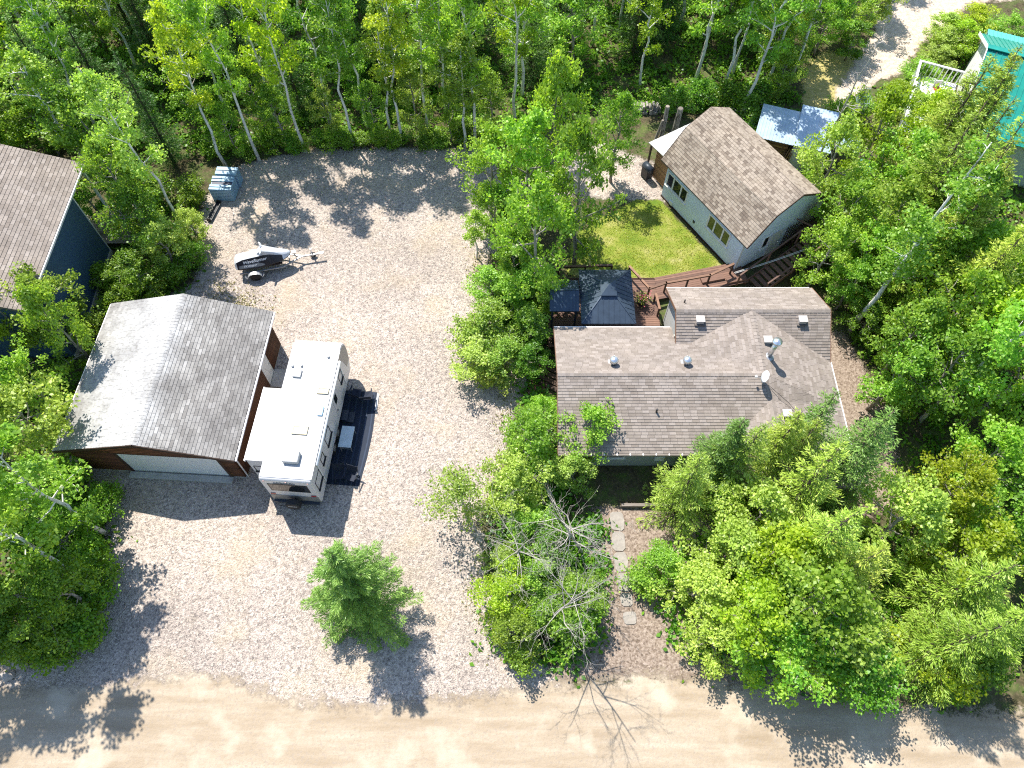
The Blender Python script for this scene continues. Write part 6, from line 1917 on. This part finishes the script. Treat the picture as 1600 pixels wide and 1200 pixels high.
 ('spruce', 22.46, 22.02, 11, 2.5, 'spruce_yellow', 'olive green spruce hiding the green-roofed house', 'spruces before the green-roofed house', None),
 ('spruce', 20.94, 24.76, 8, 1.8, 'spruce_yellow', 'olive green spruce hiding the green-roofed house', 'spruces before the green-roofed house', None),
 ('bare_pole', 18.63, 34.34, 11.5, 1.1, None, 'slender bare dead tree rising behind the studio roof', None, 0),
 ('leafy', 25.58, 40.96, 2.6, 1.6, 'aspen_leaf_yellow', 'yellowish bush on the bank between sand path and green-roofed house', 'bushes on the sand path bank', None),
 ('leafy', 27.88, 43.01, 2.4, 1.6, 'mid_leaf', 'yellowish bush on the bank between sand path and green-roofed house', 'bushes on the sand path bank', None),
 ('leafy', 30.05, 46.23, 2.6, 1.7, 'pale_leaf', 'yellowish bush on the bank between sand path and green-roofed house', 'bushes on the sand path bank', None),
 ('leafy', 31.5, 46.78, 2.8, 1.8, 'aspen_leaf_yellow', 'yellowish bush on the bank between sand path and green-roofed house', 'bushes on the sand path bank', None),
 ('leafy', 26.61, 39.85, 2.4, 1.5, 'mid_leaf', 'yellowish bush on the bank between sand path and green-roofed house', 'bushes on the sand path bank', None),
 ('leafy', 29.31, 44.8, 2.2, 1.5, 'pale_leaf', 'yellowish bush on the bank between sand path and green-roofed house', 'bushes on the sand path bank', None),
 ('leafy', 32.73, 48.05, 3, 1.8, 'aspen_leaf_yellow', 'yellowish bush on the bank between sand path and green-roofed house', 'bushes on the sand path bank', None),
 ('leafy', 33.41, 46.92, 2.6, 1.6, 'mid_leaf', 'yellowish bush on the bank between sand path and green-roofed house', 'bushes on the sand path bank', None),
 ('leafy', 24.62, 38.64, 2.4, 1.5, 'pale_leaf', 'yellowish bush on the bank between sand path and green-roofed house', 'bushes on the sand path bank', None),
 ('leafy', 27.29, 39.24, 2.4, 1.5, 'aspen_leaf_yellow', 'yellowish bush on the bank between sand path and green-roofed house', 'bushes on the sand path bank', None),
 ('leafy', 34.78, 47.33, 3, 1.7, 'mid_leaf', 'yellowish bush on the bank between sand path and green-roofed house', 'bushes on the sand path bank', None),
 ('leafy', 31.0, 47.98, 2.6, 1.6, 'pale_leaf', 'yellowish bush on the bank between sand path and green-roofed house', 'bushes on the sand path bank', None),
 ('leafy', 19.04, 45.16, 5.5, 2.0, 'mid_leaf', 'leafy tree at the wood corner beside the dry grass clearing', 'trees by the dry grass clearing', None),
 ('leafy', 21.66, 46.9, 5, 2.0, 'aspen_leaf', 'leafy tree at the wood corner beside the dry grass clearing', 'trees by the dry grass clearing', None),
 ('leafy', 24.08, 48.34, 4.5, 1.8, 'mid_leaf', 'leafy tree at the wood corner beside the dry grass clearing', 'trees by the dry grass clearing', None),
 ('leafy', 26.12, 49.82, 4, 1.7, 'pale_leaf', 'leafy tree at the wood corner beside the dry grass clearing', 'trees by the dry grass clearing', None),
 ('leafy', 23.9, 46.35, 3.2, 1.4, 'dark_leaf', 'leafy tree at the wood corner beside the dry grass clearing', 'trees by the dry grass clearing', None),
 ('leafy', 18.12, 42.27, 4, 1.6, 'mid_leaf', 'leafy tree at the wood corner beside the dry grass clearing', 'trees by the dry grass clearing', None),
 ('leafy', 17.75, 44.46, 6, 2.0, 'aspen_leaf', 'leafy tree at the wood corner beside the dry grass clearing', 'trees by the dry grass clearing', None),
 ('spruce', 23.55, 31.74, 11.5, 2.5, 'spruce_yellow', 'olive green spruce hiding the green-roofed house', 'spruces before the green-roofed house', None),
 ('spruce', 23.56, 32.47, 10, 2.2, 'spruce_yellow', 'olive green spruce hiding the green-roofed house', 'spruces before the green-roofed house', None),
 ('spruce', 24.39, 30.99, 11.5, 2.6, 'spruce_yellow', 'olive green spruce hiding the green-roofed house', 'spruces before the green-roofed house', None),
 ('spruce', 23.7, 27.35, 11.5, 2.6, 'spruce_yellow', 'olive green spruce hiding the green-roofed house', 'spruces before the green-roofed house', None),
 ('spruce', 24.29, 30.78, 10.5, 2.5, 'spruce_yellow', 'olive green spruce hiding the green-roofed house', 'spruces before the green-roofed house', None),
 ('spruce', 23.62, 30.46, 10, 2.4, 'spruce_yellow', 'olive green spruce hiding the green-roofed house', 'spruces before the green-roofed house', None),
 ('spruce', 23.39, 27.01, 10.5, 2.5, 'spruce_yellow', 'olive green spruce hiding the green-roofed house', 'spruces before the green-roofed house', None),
 ('spruce', 25.72, 33.01, 11, 2.3, 'spruce_yellow', 'olive green spruce hiding the green-roofed house', 'spruces before the green-roofed house', None),
 ('aspen', -20.0, 9.2, 12, 2.0, 'mid_leaf', 'white-trunked aspen above the clump between garage and road', 'aspens between garage and road', None),
 ('aspen', -19.8, 11.4, 10.5, 2.0, 'mid_leaf', 'white-trunked aspen above the clump between garage and road', 'aspens between garage and road', None),
 ('aspen', -22.4, 7.6, 11, 2.0, 'mid_leaf', 'white-trunked aspen above the clump between garage and road', 'aspens between garage and road', None),
 ('aspen', -22.6, 10.2, 11, 2.0, 'mid_leaf', 'white-trunked aspen above the clump between garage and road', 'aspens between garage and road', None),
 ('aspen', -24.5, 8.5, 12, 2.0, 'mid_leaf', 'white-trunked aspen above the clump between garage and road', 'aspens between garage and road', None),
 ('aspen', -25.5, 6.5, 10, 2.0, 'mid_leaf', 'white-trunked aspen above the clump between garage and road', 'aspens between garage and road', None),
 ('shrub', 21.57, 39.53, 2.0, 1.1, 'mid_leaf', 'leafy shrub around the mast and metal shed', 'shrubs by the mast', None),
 ('shrub', 20.05, 38.33, 2.0, 1.1, 'mid_leaf', 'leafy shrub around the mast and metal shed', 'shrubs by the mast', None),
 ('shrub', 23.19, 40.14, 2.0, 1.1, 'mid_leaf', 'leafy shrub around the mast and metal shed', 'shrubs by the mast', None),
 ('shrub', 18.54, 33.79, 2.0, 1.1, 'mid_leaf', 'leafy shrub around the mast and metal shed', 'shrubs by the mast', None),
 ('shrub', 19.31, 32.72, 2.0, 1.1, 'mid_leaf', 'leafy shrub around the mast and metal shed', 'shrubs by the mast', None),
 ('shrub', 18.22, 31.16, 2.0, 1.1, 'mid_leaf', 'leafy shrub around the mast and metal shed', 'shrubs by the mast', None),
 ('shrub', 14.21, 41.39, 2.0, 1.2, 'dark_leaf', 'dark shrub in the shade behind the studio', 'shrubs behind the studio', None),
 ('shrub', 15.53, 40.14, 2.0, 1.2, 'dark_leaf', 'dark shrub in the shade behind the studio', 'shrubs behind the studio', None),
 ('shrub', 16.8, 41.39, 2.0, 1.2, 'dark_leaf', 'dark shrub in the shade behind the studio', 'shrubs behind the studio', None),
 ('shrub', 14.91, 37.44, 2.0, 1.2, 'dark_leaf', 'dark shrub in the shade behind the studio', 'shrubs behind the studio', None),
 ('shrub', 16.29, 38.33, 2.0, 1.2, 'dark_leaf', 'dark shrub in the shade behind the studio', 'shrubs behind the studio', None),
 ('shrub', 11.13, 40.76, 2.0, 1.2, 'dark_leaf', 'dark shrub in the shade behind the studio', 'shrubs behind the studio', None),
 ('shrub', 12.71, 41.39, 2.0, 1.2, 'dark_leaf', 'dark shrub in the shade behind the studio', 'shrubs behind the studio', None)]

for kind, x, y, H, r, mat, label, group, var in TREES:
    plant(kind, x, y, H, r, mat, label, group, var=var, rz=0.0 if kind.startswith('bare') else None)

# wood behind the lot: aspens with some spruces, thinning at the edge; not where anything else stands
wood = random.Random(31)
placed = [(t[1], t[2]) for t in TREES if t[0] in ('aspen', 'spruce', 'leafy')]
def free(x, y, d): return all((x - a) ** 2 + (y - b) ** 2 > d * d for a, b in placed)
PATHP = [(20.0, 39.5), (22.5, 40.2), (26, 43), (31, 47.5), (37, 53), (60, 56), (60, 75), (40, 75), (27.5, 54), (23.5, 48), (20, 46)]
def forest(poly, n, dmin, mix, tag_, excl=()):
    P = np.array(poly); lo = P.min(0); hi = P.max(0); c = 0; tries = 0
    while c < n and tries < n * 60:
        tries += 1
        x = wood.uniform(lo[0], hi[0]); y = wood.uniform(lo[1], hi[1])
        if poly_dist(np.array([x]), np.array([y]), poly)[0] < 0 or not free(x, y, dmin): continue
        if any(poly_dist(np.array([x]), np.array([y]), q)[0] > -m for q, m in excl): continue
        placed.append((x, y)); c += 1
        k = wood.random(); kind = 'aspen'
        for nm, p in mix:
            if k < p: kind = nm; break
            k -= p
        if kind == 'aspen':
            plant('aspen', x, y, wood.uniform(9.5, 13), wood.uniform(1.6, 2.3), wood.choice(['aspen_leaf', 'aspen_leaf', 'aspen_leaf_yellow', 'mid_leaf']), 'white-trunked aspen ' + tag_, 'aspens ' + tag_)
        elif kind == 'spruce':
            plant('spruce', x, y, wood.uniform(7, 11.5), wood.uniform(1.5, 2.2), wood.choice(['spruce_dark', 'spruce_dark', 'spruce_green']), 'dark spruce ' + tag_, 'spruces ' + tag_)
        elif kind == 'leafy':
            plant('leafy', x, y, wood.uniform(4.5, 7), wood.uniform(1.6, 2.4), wood.choice(['mid_leaf', 'dark_leaf', 'shrub_leaf']), 'round-crowned leafy tree ' + tag_, 'leafy trees ' + tag_)
        else:
            plant('shrub', x, y, wood.uniform(1.4, 2.8), wood.uniform(1.0, 1.6), wood.choice(['shrub_leaf', 'mid_leaf', 'dark_leaf']), 'green shrub ' + tag_, 'shrubs ' + tag_)
forest([(-48, 39.0), (-10, 39.2), (3, 41.5), (12, 43.0), (19.5, 41.5), (20.5, 48), (26, 55), (30, 62), (-48, 62)], 150, 1.6, [('spruce', .24), ('leafy', .2)], 'in the wood behind the gravel lot', [(PATHP, .6)])
forest([(-48, 33.5), (-20.5, 34.0), (-18.8, 37.5), (-24, 39), (-48, 39)], 18, 1.7, [('spruce', .35), ('leafy', .35)], 'north of the navy house')
forest([(34, 46), (60, 46), (60, 54), (40, 51)], 8, 2.2, [('spruce', .4), ('leafy', .3)], 'beyond the green-roofed house')
forest([(24, 2), (40, 2), (40, 26), (26, 26)], 26, 2.3, [('spruce', .5), ('leafy', .35)], 'along the east boundary')
forest([(-40, 6), (-26, 6), (-26, 19), (-40, 19)], 12, 2.4, [('spruce', .3), ('leafy', .5)], 'along the west boundary')


# ground cover under the trees: low leafy plants
def undergrowth(name, label, poly, n, excl, size=.22, hmax=.7, mat='undergrowth_leaf', seed=3, clumps=500):
    rg = np.random.default_rng(seed); P = np.array(poly); lo = P.min(0); hi = P.max(0)
    cc = rg.uniform(lo, hi, (clumps * 4, 2)); cc = cc[poly_dist(cc[:, 0], cc[:, 1], poly) > 0]
    for q, m in excl: cc = cc[poly_dist(cc[:, 0], cc[:, 1], q) < -m]
    cc = cc[:clumps]
    hs = rg.uniform(min(.15, hmax * .5), hmax, len(cc)); rs = rg.uniform(.3, .9, len(cc))
    i = rg.integers(0, len(cc), n)
    g = rg.normal(size=(n, 2)) * .55
    xy = cc[i] + g * rs[i][:, None]
    z = hs[i] * np.exp(-(g ** 2).sum(1) * .9) * rg.random(n) ** .4 + .03
    c = np.column_stack([xy, z])
    T = np.clip(.45 + .17 * rg.normal(size=n) + .3 * (rg.random(len(cc))[i] - .5), 0, 1)
    o = link(name, quadmesh(name, leafquads(c, size, rg, .7), T, mat))
    o['kind'] = 'stuff'; o['label'] = label; o['category'] = 'undergrowth'
undergrowth('forest_undergrowth', 'low leafy undergrowth covering the floor of the wood', [(-48, 36.6), (-18, 37.2), (-13, 38), (-2, 38), (2.5, 39.0), (6, 41.2), (12, 41.0), (20, 40.5), (20.5, 48), (26, 56), (-48, 60)], 100000, [(PATHP, .5)], seed=3, clumps=2600)
undergrowth('side_undergrowth', 'low leafy plants under the trees east of the buildings', [(17.5, 26), (19, 31), (21.5, 33.5), (26, 36), (25.5, 44), (30, 47), (42, 50), (42, 2), (18, 4), (20, 10), (20, 20)], 38000, [], seed=4, clumps=1100)
undergrowth('clump_undergrowth', 'low leafy plants under the trees beside the garage', [(-34, 5.6), (-21.5, 6), (-19.3, 8), (-20.2, 13), (-23, 15), (-23, 24), (-19, 25), (-19.5, 32), (-22, 33), (-23.5, 29), (-23.5, 21), (-34, 21)], 16000, [], seed=5, clumps=450)
undergrowth('thicket_undergrowth', 'low leafy plants filling the thickets around the bungalow', [(-1, 5.6), (3, 5.4), (4.4, 8), (4.4, 12.2), (2.2, 14.3), (1.8, 18), (1.9, 25), (2.6, 27.6), (-.8, 28), (-1, 23), (.5, 20), (.4, 15), (-1.0, 12.5), (-.8, 8)], 11000, [], seed=6, clumps=260)
undergrowth('bed_plants', 'sparse low plants on the mulch under the spruces', [(7.5, 5.2), (18, 4.4), (20, 12), (9, 12), (6.6, 9)], 5000, [], seed=8, clumps=200)
undergrowth('lawn_blades', 'short grass blades of the small lawn', [(3.4, 27.2), (6.8, 27.2), (7.7, 26.4), (9.5, 26.3), (12.7, 27.2), (9.3, 32.8), (7.8, 32.8), (5.7, 31.4), (3.8, 29.7)], 7000, [], .06, .025, 'lawn_leaf', 12, 700)

# the wood goes on beyond what the camera sees: one far mass of crowns
rg = np.random.default_rng(41)
ang = rg.uniform(0, 2 * np.pi, 5200); rad = rg.uniform(0, 1, 5200) ** .5 * 110 + 6
fx = rad * np.cos(ang); fy = 28 + rad * np.sin(ang)
fk = ((np.abs(fx) > 52) | (fy > 64) | (fy < -12)) & ~((fy > -14) & (fy < 4)) & (poly_dist(fx, fy, PATHP) < -2)
fx, fy = fx[fk], fy[fk]
fh = rg.uniform(7, 13, len(fx)); i = np.repeat(np.arange(len(fx)), 26)
g = rg.normal(size=(len(i), 3)); g /= np.linalg.norm(g, axis=1)[:, None]
fc = np.column_stack([fx[i], fy[i], fh[i] * .58]) + g * np.column_stack([np.full(len(i), 1.8), np.full(len(i), 1.8), fh[i] * .4]) * (rg.random(len(i)) ** .3)[:, None]
o = link('far_wood', quadmesh('far_wood', leafquads(fc, .85, rg, .5), np.clip(.45 + .2 * rg.normal(size=len(fc)), 0, 1), 'mid_leaf'))
tag(o, 'distant wood surrounding the properties', 'wood', kind='stuff')
undergrowth('gravel_weeds', 'dry weeds scattered along the gravel lot margin beside the thicket', [(-1.0, 15), (-2.2, 12), (-1.9, 8), (-1.2, 5.4), (-.6, 9), (-.8, 13), (.3, 18), (-1, 24), (-1.8, 29), (-2.6, 28), (-2.0, 24), (-.6, 19.6)], 1700, [], .09, .10, 'dry_weed', 14, 150)
undergrowth('corner_weeds', 'dry weeds on the bare ground behind the garage', [(-18.6, 24.6), (-14, 23.6), (-13.2, 23.2), (-13.5, 24.6), (-16, 26.4), (-18.4, 27.4)], 1000, [], .09, .12, 'dry_weed', 15, 70)
